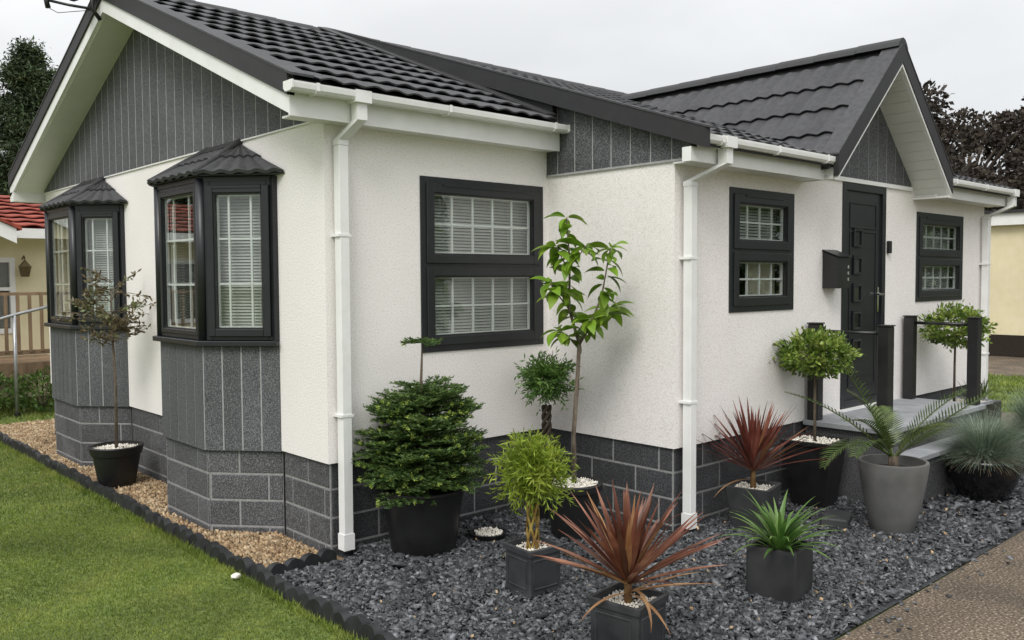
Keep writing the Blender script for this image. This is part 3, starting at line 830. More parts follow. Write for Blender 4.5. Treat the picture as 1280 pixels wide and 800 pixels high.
# ---- front door
def door():
    u0, u1, v0, v1 = DR; F = FB
    dm = MB().ring(F, u0, u1, v0, v1, .062, -.08, .010)
    dr = dm.build('door', 'anthracite', house, bevel=.003)
    a, b, c_, d = u0 + .055, u1 - .055, v0 + .05, v1 - .055
    pw = b - a
    MB().fbox(F, a + .004, b - .004, c_, d, -.06, -.012).build('door_leaf', 'anthracite', dr, bevel=.003)
    m = MB().ring(F, a + .1, b - .09, d - .32, d - .10, .014, -.012, -.004)
    m.ring(F, a + .1, b - .09, c_ + .12, d - .34, .014, -.012, -.004)
    m.build('moulding', 'anthracite', dr, bevel=.003)
    for i in range(5):
        zc = 1.98 - i * .235; uc = a + pw * .34
        MB().ring(F, uc - .075, uc + .075, zc - .075, zc + .075, .018, -.0115, .008).build('light_frame', 'anthracite', dr, bevel=.004)
        MB().fbox(F, uc - .056, uc + .056, zc - .056, zc + .056, -.011, -.006).build('pane', 'black_glaze', dr)
        MB().fbox(F, uc - .075, uc + .075, zc + .080, zc + .088, -.0115, .004).build('drip_bar', 'anthracite', dr)
    m = MB().fbox(F, b - .075, b - .045, 1.34, 1.56, -.012, -.002)
    m.tube([F.P(b - .06, 1.50, -.004), F.P(b - .06, 1.50, .045), F.P(b - .17, 1.50, .050)], .010, 8)
    m.build('handle', 'chrome', dr, smooth=40)
    MB().fbox(F, a + pw * .2, a + pw * .75, .80, .84, -.012, -.002).build('kick_plate', 'anthracite', dr)
    MB().fbox(F, u0 - .02, u1 + .02, v0 - .022, v0 - .001, -.1, .045).build('threshold', 'pvc_white', dr)
door()

# ---- bay windows
def bay(bi):
    p = BAYS[bi]['p']
    bw = thing('bay_window', None, None); del_keys = None
    bw.parent = house
    bw['label'] = ['three-sided dark grey bay window nearest the house corner', 'three-sided dark grey bay window at the far end of the gable'][bi]
    zs0, zs1, zt = ZB - .005, 1.215, 2.325
    prof = MB()
    # aprons: backing core + boards
    core = MB().prism([(x * 1.0, y, zs0 + .002) for i, (x, y) in enumerate(p)], (0, 0, zs1 - zs0 - .004))
    apron = core.build('apron', 'joint_grey', bw)
    for i in range(3):
        F, L = facefr(p[i], p[i + 1])
        nn = max(2, round(L / .14)); pw = L / nn
        for k in range(nn):
            MB().fbox(F, k * pw + .0055, (k + 1) * pw - .0055, zs0, zs1, -.02, .003).build('plank', 'cladding_grey', bw)
        MB().fbox(F, -.0, .05 if i == 0 else .012, zs0 - .001, zs1, -.03, .0065).build('corner_trim', 'cladding_grey', bw) if i == 0 else None
        # sill
        MB().prism([F.P(-.02 if i else 0, zs1 + .001, -.10), F.P(L + .02 if i < 2 else L, zs1 + .001, -.10), F.P(L + (.022 if i < 2 else 0), zs1 + .001, .05), F.P(-.022 if i else 0, zs1 + .001, .05)], (0, 0, .034 + .0007 * i)).build('sill', 'anthracite', bw, bevel=.004)
        # glazing
        v0, v1 = zs1 + .038, zt - .02
        m = MB().ring(F, .03, L - .03, v0, v1, .042, -.06, .004)
        fr_ = m.build('frame', 'anthracite', bw, bevel=.003)
        if i == 1:
            a, b, c_, d = light(F, .050, L - .050, v0 + .026, v1 - .03, bw, [.27, .73], [1 / 3, 2 / 3], .034, .012)
        else:
            a, b, c_, d = light(F, .050, L - .050, v0 + .026, v1 - .03, bw, [.27, .73], [1 / 3, 2 / 3], .050, .026)
            MB().fbox(F, a, b, v1 - .050, v1 - .036, .0265, .032).build('vent_cover', 'anthracite', bw)
        if i != 1: blind(F, .09, L - .09, v0 + .10, v1 - .10, -.10, bw, .021)
    for q in (p[1], p[2]):
        MB().tube([(q[0] + .012, q[1] + (.006 if q is p[1] else -.006), zs1 + .036), (q[0] + .012, q[1] + (.006 if q is p[1] else -.006), zt)], .036, 10).build('corner_post', 'anthracite', bw, smooth=180)
    for q, s in ((p[0], 1), (p[3], -1)):
        MB().box(-.035, -.0008, q[1] - .006 if s > 0 else q[1] - .034, q[1] + .034 if s > 0 else q[1] + .006, zs1 + .036, zt).build('wall_post', 'anthracite', bw)
    # flat head and tiled hipped roof
    MB().prism([(x * 1.03 if x else -.001, y, zt - .022) for x, y in p], (0, 0, .03)).build('head', 'anthracite', bw)
    if bi == 0: blind_u = None
    yc = .5 * (p[0][1] + p[3][1]); hw = .5 * (p[3][1] - p[0][1]); fhw = .5 * (p[2][1] - p[1][1]); dp = -p[1][0]
    ov = .045
    ez = zt + .012
    e0 = Vector((-.004, yc - hw - .115, ez)); e1 = Vector((-dp - ov, yc - fhw - .045, ez)); e2 = Vector((-dp - ov, yc + fhw + .035, ez)); e3 = Vector((-.004, yc + hw + .115, ez))
    tz = 2.585; t0 = Vector((-.004, yc - .26, tz)); t1 = Vector((-.004, yc + .26, tz))
    deck = MB(); deck.add([e0, e1, e2, e3, t0, t1], [(0, 1, 4), (1, 2, 5, 4), (2, 3, 5), (0, 4, 5, 3), (3, 2, 1, 0)])
    rf = deck.build('bay_roof', 'tile_charcoal', bw)
    def patch(a, b, c_, d, nc, nr=2):
        # a,b eave ends; d,c top ends; nr courses, nc tiles each
        nrmv = (b - a).cross(d - a).normalized()
        if nrmv.z < 0: nrmv = -nrmv
        bil = lambda s, t: (a * (1 - s) + b * s) * (1 - t) + (d * (1 - s) + c_ * s) * t
        for r in range(nr):
            t0_, t1_ = r / nr, min(1.0, (r + 1) / nr + .04)
            for k in range(nc):
                m = MB(); n8 = 6; vs = []
                for (t, lift) in ((t0_, -.012), (t0_, .026), (t1_, .010 if r < nr - 1 else .012)):
                    for i in range(n8 + 1):
                        s = (k + i / n8) / nc
                        wv = .016 * (.5 - .5 * math.cos(2 * math.pi * i / n8)) * (1 - .45 * t)
                        if lift < 0: vs.append(bil(s, t) + nrmv * (wv * .9 + .002))
                        else: vs.append(bil(s, t) + nrmv * (wv + lift))
                q = n8 + 1
                m.add(vs, [(rr * q + i, rr * q + i + 1, (rr + 1) * q + i + 1, (rr + 1) * q + i) for rr in range(2) for i in range(n8)])
                m.build('tile', 'tile_charcoal', bw, smooth=50, recalc=False)
    patch(e0, e1, t0 + Vector((0, .001, 0)), t0, 5)
    patch(e1, e2, t1, t0, 6)
    patch(e2, e3, t1, t1 - Vector((0, .001, 0)), 5)
    for (a, b) in ((e1, t0), (e2, t1)):
        MB().tube([a + Z * .02, b + Z * .03], .024, 8).build('hip_cap', 'tile_charcoal', bw, smooth=180)
    MB().box(-.05, -.002, yc - .29, yc + .29, tz + .0, tz + .03).build('flashing', 'verge_charcoal', bw)
    return bw
for i in range(2): bay(i)

# ------------------------------------------------------------------ fixtures on the house
def mailbox():
    t = thing('mail_box', 'black wall-mounted mail box left of the front door', 'mail box', (3.95, -B - .001, 1.56))
    m = MB(); w, d, h = .22, .125, .27
    m.prism([(-w / 2, 0, 0), (-w / 2, -d, 0), (-w / 2, -d, h - .02), (-w / 2, -.0, h + .03)], (w, 0, 0)).build('body', 'black_metal', t, bevel=.004)
    MB().prism([(-w / 2 - .008, 0, h + .035), (-w / 2 - .008, -d - .015, h - .018), (-w / 2 - .008, -d - .015, h - .012), (-w / 2 - .008, 0, h + .043)], (w + .016, 0, 0)).build('lid', 'black_metal', t)
    for i in range(3):
        MB().box(.06, .085, -d - .004, -d - .001, .06 + i * .05, .085 + i * .05).build('slot', 'chrome', t)
mailbox()
db = MB().box(0, .05, -.03, 0, 0, .11).build('door_bell', 'black_plastic', bevel=.004)
db.location = (4.985, -B - .001, 1.86); tag(db, 'small black door bell box right of the door frame', 'door bell')
def dish():
    t = thing('satellite_dish', 'dark grey satellite dish on the main gable peak', 'satellite dish', (-.335, 3.00, 3.90))
    MB().tube([(0.03, .0, -.10), (-.03, .0, -.02), (-.03, .01, .16)], .018, 8).build('bracket', 'black_metal', t, smooth=180)
    m = MB(); prof = []
    n = 24; vs = []; fs = []
    ax = Vector((-.75, .62, .30)).normalized(); a = ax.orthogonal().normalized(); b = ax.cross(a); ctr = Vector((-.06, .07, .27))
    for r in range(5):
        for k in range(n):
            w = 2 * math.pi * k / n; rr = .24 * r / 4
            vs.append(ctr + (a * math.cos(w) + b * math.sin(w)) * rr + ax * (rr * rr * 1.1))
    for r in range(4):
        for k in range(n): fs.append((r * n + k, r * n + (k + 1) % n, (r + 1) * n + (k + 1) % n, (r + 1) * n + k))
    m.add(vs, fs).build('reflector', 'verge_charcoal', t, smooth=180, recalc=False)
    MB().tube([(-.03, .0, -.02), (-.17, .12, .01), (-.29, .22, .045)], .012, 8).build('feed_arm', 'black_metal', t, smooth=180)
    MB().tube([(-.30, .235, -.01), (-.31, .24, .04), (-.28, .22, .10)], .022, 8).build('feed_horn', 'black_metal', t, smooth=180)
    MB().tube([(-.30, .235, -.01), (-.24, .19, -.05), (-.14, .1, -.04), (-.03, .0, -.03)], .003, 5).build('cable', 'black_plastic', t)
dish()

# ------------------------------------------------------------------ landing, steps, rails
def landing():
    t = thing('entrance_steps', 'grey slab landing and step below the front door', 'steps', (4.5, -1.52, GZ))
    ox, oy = 4.5, -1.52
    top = .53 - GZ
    MB().box(3.60 - ox, 5.40 - ox, -1.83 - oy, -B - .002 - oy, -.02, top - .042).build('riser_block', 'block_grey', t)
    nx = 4
    for i in range(nx):
        x0 = 3.55 + i * 1.9 / nx - ox; x1 = x0 + 1.9 / nx - .006
        MB().box(x0, x1, -1.87 - oy, -B - .004 - oy, top - .040, top).build('slab', 'concrete_grey', t, bevel=.004)
    MB().box(3.66 - ox, 5.36 - ox, -1.99 - oy, -1.832 - oy, -.02, .33 - GZ - .042).build('riser_block', 'block_grey', t)
    for i in range(nx):
        x0 = 3.62 + i * 1.76 / nx - ox; x1 = x0 + 1.76 / nx - .006
        MB().box(x0, x1, -2.02 - oy, -1.834 - oy, .33 - GZ - .040, .33 - GZ).build('slab', 'concrete_grey', t, bevel=.004)
landing()
def railing(x, label):
    t = thing('railing', label, 'railing', (x, -1.52, .53))
    for y, nm in ((-1.246, 0), (-1.80, 1)):
        MB().box(-.045, .045, y + 1.52 - .045, y + 1.52 + .045, 0, .755).build('post', 'black_plastic', t, bevel=.006)
        MB().box(-.049, .049, y + 1.52 - .049, y + 1.52 + .049, .756, .766).build('post_cap', 'black_plastic', t)
    MB().tube([(0, -.235, .70), (0, .23, .70)], .014, 8).build('rail', 'black_metal', t, smooth=180)
railing(3.62, 'black post and rail handrail on the left of the door steps')
railing(5.345, 'black post and rail handrail on the right of the door steps')

# ------------------------------------------------------------------ potted plants
def round_pot(t, prof, mat, soil_z, soil_r, soil='soil', ribs=0):
    m = MB().lathe(prof, 40)
    p = m.build('pot', mat, t, smooth=35)
    fill(t, soil_r, soil_z, soil)
    return p
def square_pot(t, prof, mat, soil_z, half, soil='soil', panels=None, rot=0):
    p = MB().sqlathe(prof, rot).build('pot', mat, t, smooth=20)
    if soil == 'white_pebble': pebbles(t, half * .97, soil_z, True, rot)
    s = MB().add([(half, -half, soil_z - .012), (half, half, soil_z - .012), (-half, half, soil_z - .012), (-half, -half, soil_z - .012)], [(0, 1, 2, 3)]).build('soil', 'soil', t, recalc=False)
    s.rotation_euler.z = rot
    return p
def pebbles(t, r, z, square=False, rot=0):
    n = int(26000 * r * r) + 80
    P = []
    while len(P) < n:
        x, y = random.uniform(-r, r), random.uniform(-r, r)
        if square or x * x + y * y < r * r: P.append((x, y))
    P = np.array(P); n = len(P)
    cr, sr = math.cos(rot), math.sin(rot)
    P = np.stack([P[:, 0] * cr - P[:, 1] * sr, P[:, 0] * sr + P[:, 1] * cr], 1)
    o8 = np.array([[1, 0, 0], [0, 1, 0], [-1, 0, 0], [0, -1, 0], [0, 0, 1], [0, 0, -1]], float)
    s = rng.uniform(.005, .011, (n, 1, 1))
    loc = o8[None] * s * rng.uniform(.6, 1.2, (n, 6, 1))
    V = loc + np.concatenate([P, z + rng.uniform(-.006, .008, (n, 1))], 1)[:, None]
    F = np.array([[0, 1, 4], [1, 2, 4], [2, 3, 4], [3, 0, 4], [1, 0, 5], [2, 1, 5], [3, 2, 5], [0, 3, 5]])
    o = np_mesh('pebbles', V.reshape(-1, 3), (np.arange(n)[:, None, None] * 6 + F[None]).reshape(-1, 3), 'white_pebble', t, smooth=True)
    o['kind'] = 'stuff'
def fill(t, r, z, soil):
    if soil == 'white_pebble': pebbles(t, r * .98, z)
    MB().lathe([(r, z - .012), (.001, z - .010)], 32, cap_bottom=False).build('soil', 'soil', t, recalc=False)

POT_ROUND = lambda rb, rt, h, wall=.014: [(rb, 0), (rb + (rt - rb) * .5, h * .5), (rt, h - .05), (rt + .012, h - .045), (rt + .014, h - .005), (rt + .008, h), (rt - wall, h), (rt - wall - .002, h - .06)]

# -- strap leaves used by cordylines, lily, yucca: each one its own mesh part
def strap(dirv, length, width, bend, fold=.3, nseg=7, base=(0, 0, 0), taper=.35):
    """arching strap leaf: returns MB with a folded blade"""
    d = Vector(dirv).normalized(); side = d.cross(Z)
    if side.length < .05: side = Vector((1, 0, 0))
    side.normalize()
    horiz = Vector((d.x, d.y, 0))
    el = math.atan2(d.z, horiz.length)
    h = horiz.normalized() if horiz.length > 1e-4 else Vector((1, 0, 0))
    p = Vector(base); m = MB(); vs = []
    for i in range(nseg + 1):
        s = i / nseg
        e = el - bend * s ** 1.5
        dv = h * math.cos(e) + Z * math.sin(e)
        nv = -h * math.sin(e) + Z * math.cos(e)
        w = width * .5 * min(1, (s + .02) / taper * .5 + .5) * (1 - max(0, (s - .45) / .55) ** 1.7) if s < 1 else .0006
        vs += [p + side * w + nv * (fold * w), p - nv * 0, p - side * w + nv * (fold * w)]
        p = p + dv * (length / nseg)
    fs = []
    for i in range(nseg):
        k = i * 3; fs += [(k, k + 1, k + 4, k + 3), (k + 1, k + 2, k + 5, k + 4)]
    return m.add(vs, fs)

def cordyline(name, label, loc, h0, n, L, half, prof, mat, soil_z, rz_, dry, group='red cordylines'):
    t = thing(name, label, 'cordyline', loc, rz_, group)
    square_pot(t, prof, mat, soil_z, half, 'white_pebble')
    return t
def cordy_leaves(t, base_z, n, L, seed, dry=3, trunk=.05, mat='leaf_cordyline', w=(.028, .042)):
    rs = random.Random(seed)
    MB().tube([(0, 0, base_z - .03), (.004, .003, base_z + trunk * .5), (0, 0, base_z + trunk)], [.021, .018, .020], 10).build('trunk', 'bark_braid', t, smooth=180)
    ga = 2.39996
    for i in range(n):
        f = i / (n - 1)
        az = i * ga + rs.uniform(-.25, .25)
        el = R(85 - 64 * f ** .85 + rs.uniform(-8, 8))
        d = (math.cos(az) * math.cos(el), math.sin(az) * math.cos(el), math.sin(el))
        ln = L * rs.uniform(.86, 1.08) * (.84 + .24 * f)
        bend = rs.uniform(-.04, .14) + .14 * f * f + (rs.uniform(.3, .9) if rs.random() < .08 else 0)
        b = (math.cos(az) * .014, math.sin(az) * .014, base_z + trunk * (1 - .3 * f))
        strap(d, ln, rs.uniform(*w), bend, .40, 6, b).build('leaf', mat if rs.random() > .05 else 'leaf_cordyline_dry', t, smooth=180, recalc=False)
    for i in range(dry):
        az = rs.uniform(0, 6.28)
        d = (math.cos(az), math.sin(az), rs.uniform(.0, .25)); b = (0, 0, base_z + trunk * .35)
        strap(d, L * rs.uniform(.75, 1.05), .016, rs.uniform(.5, 1.0), .4, 7, b).build('dry_leaf', 'leaf_cordyline_dry', t, smooth=180, recalc=False)

# front red cordyline in a square panelled planter
t = thing('potted_cordyline', 'red spiky cordyline in the square dark planter at the very front', 'potted plant', (.275, -2.145, GZ), R(8), 'red spiky cordylines in square pots')
hh = .26
square_pot(t, [(.118, 0), (.122, .02), (.125, .03), (.128, hh - .035), (.137, hh - .03), (.138, hh - .002), (.134, hh), (.118, hh), (.116, hh - .06)], 'pot_lead', hh - .035, .117, 'white_pebble')
pm = MB()
for k in range(4):
    F = Fr((0, 0, 0), (math.cos(k * math.pi / 2), math.sin(k * math.pi / 2), 0), (math.sin(k * math.pi / 2), -math.cos(k * math.pi / 2), 0))
    MB().ring(F, -.095, .095, .045, hh - .055, .010, .120, .131).build('panel_moulding', 'pot_lead', t, bevel=.002)
cordy_leaves(t, hh - .035, 62, .47, 3, dry=0, trunk=.12)
for d, ln in (((1, -.55, .02), .52), ((1.0, -.35, .12), .45), ((-.9, .25, .05), .30), ((-.45, -1, .06), .34), ((.9, -.6, .1), .36), ((-.55, -.8, .5), .34)):
    strap(d, ln, .019, .25 if d[0] > 0 else (2.6 if d[2] > .4 else .9), .4, 7, (0, 0, hh + .01)).build('dry_leaf', 'leaf_cordyline_dry', t, smooth=180, recalc=False)

# rear red cordyline in a tapered slate-grey planter
t = thing('potted_cordyline', 'red spiky cordyline in the tapered grey square pot beside the right-hand downpipe', 'potted plant', (2.41, -1.455, GZ), R(14), 'red spiky cordylines in square pots')
hh = .30
square_pot(t, [(.105, 0), (.11, .01), (.150, hh - .012), (.152, hh - .002), (.149, hh), (.130, hh), (.127, hh - .06)], 'pot_stone_dark', hh - .03, .128, 'white_pebble')
cordy_leaves(t, hh - .03, 74, .50, 8, dry=1, trunk=.17, mat='leaf_cordyline_dark', w=(.020, .030))

# green lily in dark cube
t = thing('potted_lily', 'bright green strap-leaved plant in a dark cube pot near the path', 'potted plant', (1.425, -2.235, GZ), R(10))
hh = .275
square_pot(t, [(.122, 0), (.131, .012), (.136, .06), (.136, hh - .02), (.132, hh - .003), (.127, hh), (.115, hh), (.112, hh - .05)], 'pot_cube_dark', hh - .03, .115)
rs = random.Random(5)
for i in range(64):
    az = i * 2.39996 + rs.uniform(-.3, .3); f = i / 63
    el = R(80 - 58 * f + rs.uniform(-8, 8)); r0 = .045 * f
    d = (math.cos(az) * math.cos(el), math.sin(az) * math.cos(el), math.sin(el))
    strap(d, rs.uniform(.25, .36), rs.uniform(.020, .028), rs.uniform(.5, 1.2), .35, 7, (math.cos(az) * r0, math.sin(az) * r0, hh - .03)).build('leaf', 'leaf_lily', t, smooth=180, recalc=False)

# palm in tall grey pot
t = thing('potted_palm', 'small feathery palm in a tall tapered light grey pot', 'potted plant', (3.03, -2.13, GZ), 0)
hh = .475
round_pot(t, [(.125, 0), (.133, .008), (.18, .2), (.208, .36), (.222, hh - .01), (.219, hh), (.198, hh), (.195, hh - .08)], 'pot_grey', hh - .055, .196)
MB().tube([(0, 0, hh - .07), (0, 0, hh + .03)], [.035, .03], 10).build('trunk', 'bark_brown', t, smooth=180)
rs = random.Random(21)
def frond(t, az, el, L, bend, lw=.16, z0=0.0):
    h = Vector((math.cos(az), math.sin(az), 0)); side = Vector((-h.y, h.x, 0)); p = Vector((0, 0, z0))
    pts = []; n = 16
    for i in range(n + 1):
        s = i / n; e = el - bend * s ** 1.4
        dv = h * math.cos(e) + Z * math.sin(e); pts.append((p.copy(), dv, -h * math.sin(e) + Z * math.cos(e))); p = p + dv * (L / n)
    fr_ = MB().tube([q[0] for q in pts], [.006 * (1 - .8 * i / n) + .001 for i in range(n + 1)], 5).build('frond', 'leaf_palm', t, smooth=180)
    m = MB()
    for i in range(3 * 2, n * 2):
        k = i / 2.0; a = int(k); fr2 = k - a
        p0 = pts[a][0].lerp(pts[min(a + 1, n)][0], fr2); dv, nv = pts[a][1], pts[a][2]
        s = k / n; ll = lw * math.sin(math.pi * (.12 + .80 * s)) * rs.uniform(.85, 1.1)
        for sg in (-1, 1):
            d = (dv * .75 + side * sg * 1.0 + nv * .42).normalized(); d.z -= .10; d.normalize()
            w = d.cross(nv).normalized() * .0055
            tip = p0 + d * ll - Z * ll * .12; mid = p0 + d * ll * .5
            m.add([p0 - w * .6, mid - w, tip, mid + w, p0 + w * .6], [(0, 1, 2, 3, 4)])
    m.build('leaflets', 'leaf_palm', fr_, recalc=False)
CAMAZ = math.atan2(-2.55, -5.79)   # towards the camera
for az, el, L, bd in ((R(140), R(66), .84, .30), (R(134), R(44), .86, .55), (R(-43), R(40), .78, .25), (R(-50), R(58), .66, .55), (R(152), R(38), .62, 1.9), (R(176), R(46), .56, 1.7),
                      (R(118), R(74), .55, .8), (R(-80), R(60), .42, .9), (R(40), R(58), .5, .9), (R(160), R(62), .55, 1.3), (R(-20), R(30), .6, .5)):
    frond(t, az, el, L, bd, .15, hh + .01)

# blue fescue in black glazed bowl
def fescue(name, label, loc, pot, n, L, group=None):
    t = thing(name, label, 'potted plant', loc, 0)
    r, h = pot
    round_pot(t, [(r * .52, 0), (r * .60, .008), (r * .86, h * .45), (r * .98, h * .8), (r, h - .018), (r * 1.02, h - .01), (r * 1.0, h), (r * .93, h), (r * .90, h - .05)], 'black_glaze', h - .03, r * .92)
    def tuft(nn, Lr, elr, mat, nm, r0, droop):
        parts = []
        az = rng.uniform(0, 2 * np.pi, nn); el = np.radians(rng.uniform(*elr, nn)); ln = rng.uniform(*Lr, nn)
        base = np.stack([np.cos(az) * r0 * rng.random(nn), np.sin(az) * r0 * rng.random(nn), np.full(nn, h - .03)], 1)
        hd = np.stack([np.cos(az), np.sin(az), 0 * az], 1); sd = np.stack([-np.sin(az), np.cos(az), 0 * az], 1)
        P = base.copy(); rows = []
        ns = 5; w = .0021
        for i in range(ns + 1):
            s = i / ns
            ww = w * (1 - .9 * s)
            rows.append(np.stack([P - sd * ww, P + sd * ww], 1))
            e = el - droop * s ** 1.3
            P = P + (hd * np.cos(e)[:, None] + np.array([0, 0, 1.]) * np.sin(e)[:, None]) * (ln / ns)[:, None]
        V = np.stack(rows, 1).reshape(nn, -1, 3)
        q = np.array([[2 * i, 2 * i + 1, 2 * i + 3, 2 * i + 2] for i in range(ns)])
        F = (np.arange(nn)[:, None, None] * (2 * ns + 2) + q[None]).reshape(-1, 4)
        np_mesh(nm, V.reshape(-1, 3), F, mat, t)
    tuft(n, (L * .7, L * 1.1), (15, 88), 'leaf_fescue', 'foliage', r * .45, .85)
    tuft(n // 5, (L * .35, L * .6), (0, 40), 'leaf_straw', 'dead_foliage', r * .6, .9)
fescue('potted_fescue', 'blue-green tufted grass in a black glazed bowl beside the steps', (4.35, -2.24, GZ), (.262, .325), 3200, .42)
fescue('potted_fescue', 'blue-green grass clump cut by the right edge of the picture', (5.66, -2.20, GZ), (.24, .36), 2000, .44)

# fir in black round ribbed tub
def fir():
    t = thing('potted_fir', 'small dark green fir tree with pale shoot tips in a big black tub', 'potted plant', (.505, -.285, GZ))
    hh = .40
    prof = [(.190, 0), (.197, .01)]
    for i in range(12):
        z = .03 + i * .028; r = .202 + .052 * (z / hh)
        prof += [(r, z)] if i % 4 == 0 else []
    prof += [(.256, hh - .022), (.264, hh - .016), (.263, hh), (.244, hh), (.241, hh - .06)]
    round_pot(t, prof, 'black_plastic', hh - .04, .226)
    z0 = hh - .05
    MB().tube([(0, 0, z0), (.01, 0, z0 + .4), (.0, .01, z0 + .72), (.012, .006, z0 + .985)], [.022, .016, .009, .004], 8).build('trunk', 'bark_brown', t, smooth=180)
    rs = random.Random(4)
    needles, tips = [], []
    wood = MB()
    tiers = [(.09, .37, 11, 2), (.15, .41, 12, 5), (.21, .42, 12, 8), (.27, .41, 11, 10), (.34, .40, 11, 12), (.41, .38, 10, 12), (.48, .35, 10, 12), (.55, .31, 9, 12), (.60, .26, 8, 8), (.655, .17, 6, 14), (.955, .10, 6, 8)]
    for ti, (dz, rad, nb, el) in enumerate(tiers):
        for b in range(nb):
            az = 2 * math.pi * b / nb + ti * .7 + rs.uniform(-.2, .2); L = rad * rs.uniform(.82, 1.12); e = R(el + rs.uniform(-14, 14))
            h = Vector((math.cos(az), math.sin(az), 0)); sd = Vector((-h.y, h.x, 0))
            base = Vector((0, 0, z0 + dz + (rs.uniform(-.03, .04) if ti < 10 else 0)))
            def seg(p, d, ln, main=False):
                pts = [p, p + d * ln * .5 - Z * ln * .02, p + d * ln - Z * ln * .03]
                wood.tube(pts, [.0035, .0028, .0015], 4, cap=False)
                nn = int(ln / .0030)
                s = np.sort(rng.random(nn)); P = np.array(p)[None] * (1 - s[:, None]) + np.array(pts[2])[None] * s[:, None]
                sg = rng.choice([-1, 1], nn)
                sdv = np.array(d.cross(Z).normalized())
                D = sdv[None] * sg[:, None] * rng.uniform(.5, 1, nn)[:, None] + np.array(d)[None] * .65 + np.array([0, 0, 1.])[None] * rng.uniform(-.15, .65, nn)[:, None]
                needles.append(leaf_cards(P, D, rng.uniform(.020, .032, nn), .0065, .1))
                if rs.random() < (.17 if dz < .5 else .04):
                    k = 26; q = np.array(pts[2])[None] + rng.normal(0, .006, (k, 3))
                    D = np.array(d)[None] * 1.0 + rng.normal(0, .55, (k, 3))
                    tips.append(leaf_cards(q, D, rng.uniform(.010, .018, k), .005, .1))
            d = (h * math.cos(e) + Z * math.sin(e)).normalized()
            seg(base, d, L, True)
            nsub = max(2, int(L / .052))
            for k in range(nsub):
                s = (k + .6) / (nsub + .3); p = base + d * L * s
                for sg in (-1, 1):
                    dd = (d * .75 + sd * sg * .85 + Z * rs.uniform(-.16, .30)).normalized()
                    seg(p, dd, L * (1 - s) * .62 + .045)
    wood.build('branches', 'leaf_fir', t, recalc=False)
    v, f = join(needles); np_mesh('foliage', v, f, 'leaf_fir', t)
    v, f = join(tips); np_mesh('new_shoots', v, f, 'leaf_fir_tip', t)
fir()

# braided stem helper
def braid(t, z0, z1, r=.022, k=3, turns=2.5, sr=.011, mat='bark_braid', n=40):
    for j in range(k):
        pts = []
        for i in range(n + 1):
            s = i / n; w = 2 * math.pi * (turns * s + j / k)
            pts.append((r * math.cos(w), r * math.sin(w) * .9, z0 + (z1 - z0) * s))
        MB().tube(pts, sr, 7).build('stem', mat, t, smooth=180)
def shoot_ball(t, ctr, r, nshoot, ln, leaf, mat, lpn=9, zsq=.8, name='foliage', upbias=.25, fold=.15):
    C0 = np.array(ctr); d = nrm(rng.normal(size=(nshoot, 3)) + np.array([0, 0, upbias])); parts = []
    st = C0 + d * r * np.array([1, 1, zsq]) * rng.uniform(.15, .75, (nshoot, 1))
    L = rng.uniform(*ln, nshoot)
    for q in range(lpn):
        s = (q + rng.random(nshoot)) / lpn
        P = st + d * (L * s)[:, None]; P[:, 2] -= (L * s) ** 2 * .6
        D = d * .8 + rng.normal(0, .65, (nshoot, 3))
        parts.append(leaf_cards(P, D, rng.uniform(leaf[0] * .7, leaf[0] * 1.25, nshoot), leaf[1], fold))
    v, f = join(parts); return np_mesh(name, v, f, mat, t)

# willow standard in square lead planter
t = thing('potted_willow', 'yellow-green willow on a plaited stem in a square panelled planter', 'potted plant', (.50, -1.285, GZ), R(-5))
hh = .26
square_pot(t, [(.108, 0), (.112, .02), (.110, .03), (.110, hh - .035), (.120, hh - .03), (.121, hh - .002), (.118, hh), (.103, hh), (.101, hh - .06)], 'pot_lead', hh - .03, .102, 'white_pebble')
for k in range(4):
    F = Fr((0, 0, 0), (math.cos(k * math.pi / 2), math.sin(k * math.pi / 2), 0), (math.sin(k * math.pi / 2), -math.cos(k * math.pi / 2), 0))
    MB().ring(F, -.085, .085, .045, hh - .055, .009, .104, .114).build('panel_moulding', 'pot_lead', t, bevel=.002)
braid(t, hh - .04, hh + .32, .032, 5, .55, .0072, 'bark_cane')
braid(t, hh - .04, hh + .32, .032, 5, -.55, .0072, 'bark_cane')
shoot_ball(t, (0, 0, hh + .40), .15, 300, (.08, .19), (.050, .0085), 'leaf_willow', 14, .75, upbias=.3)

# small standard on dark plaited stem behind it
t = thing('potted_topiary', 'small leafy green ball on a dark plaited stem in the house corner', 'potted plant', (1.60, -.285, GZ))
round_pot(t, POT_ROUND(.12, .165, .28), 'black_plastic', .24, .15)
braid(t, .23, .80, .026, 4, 2.2, .013, 'bark_dark')
shoot_ball(t, (0, 0, .98), .14, 330, (.06, .16), (.044, .012), 'leaf_box', 10, .85)

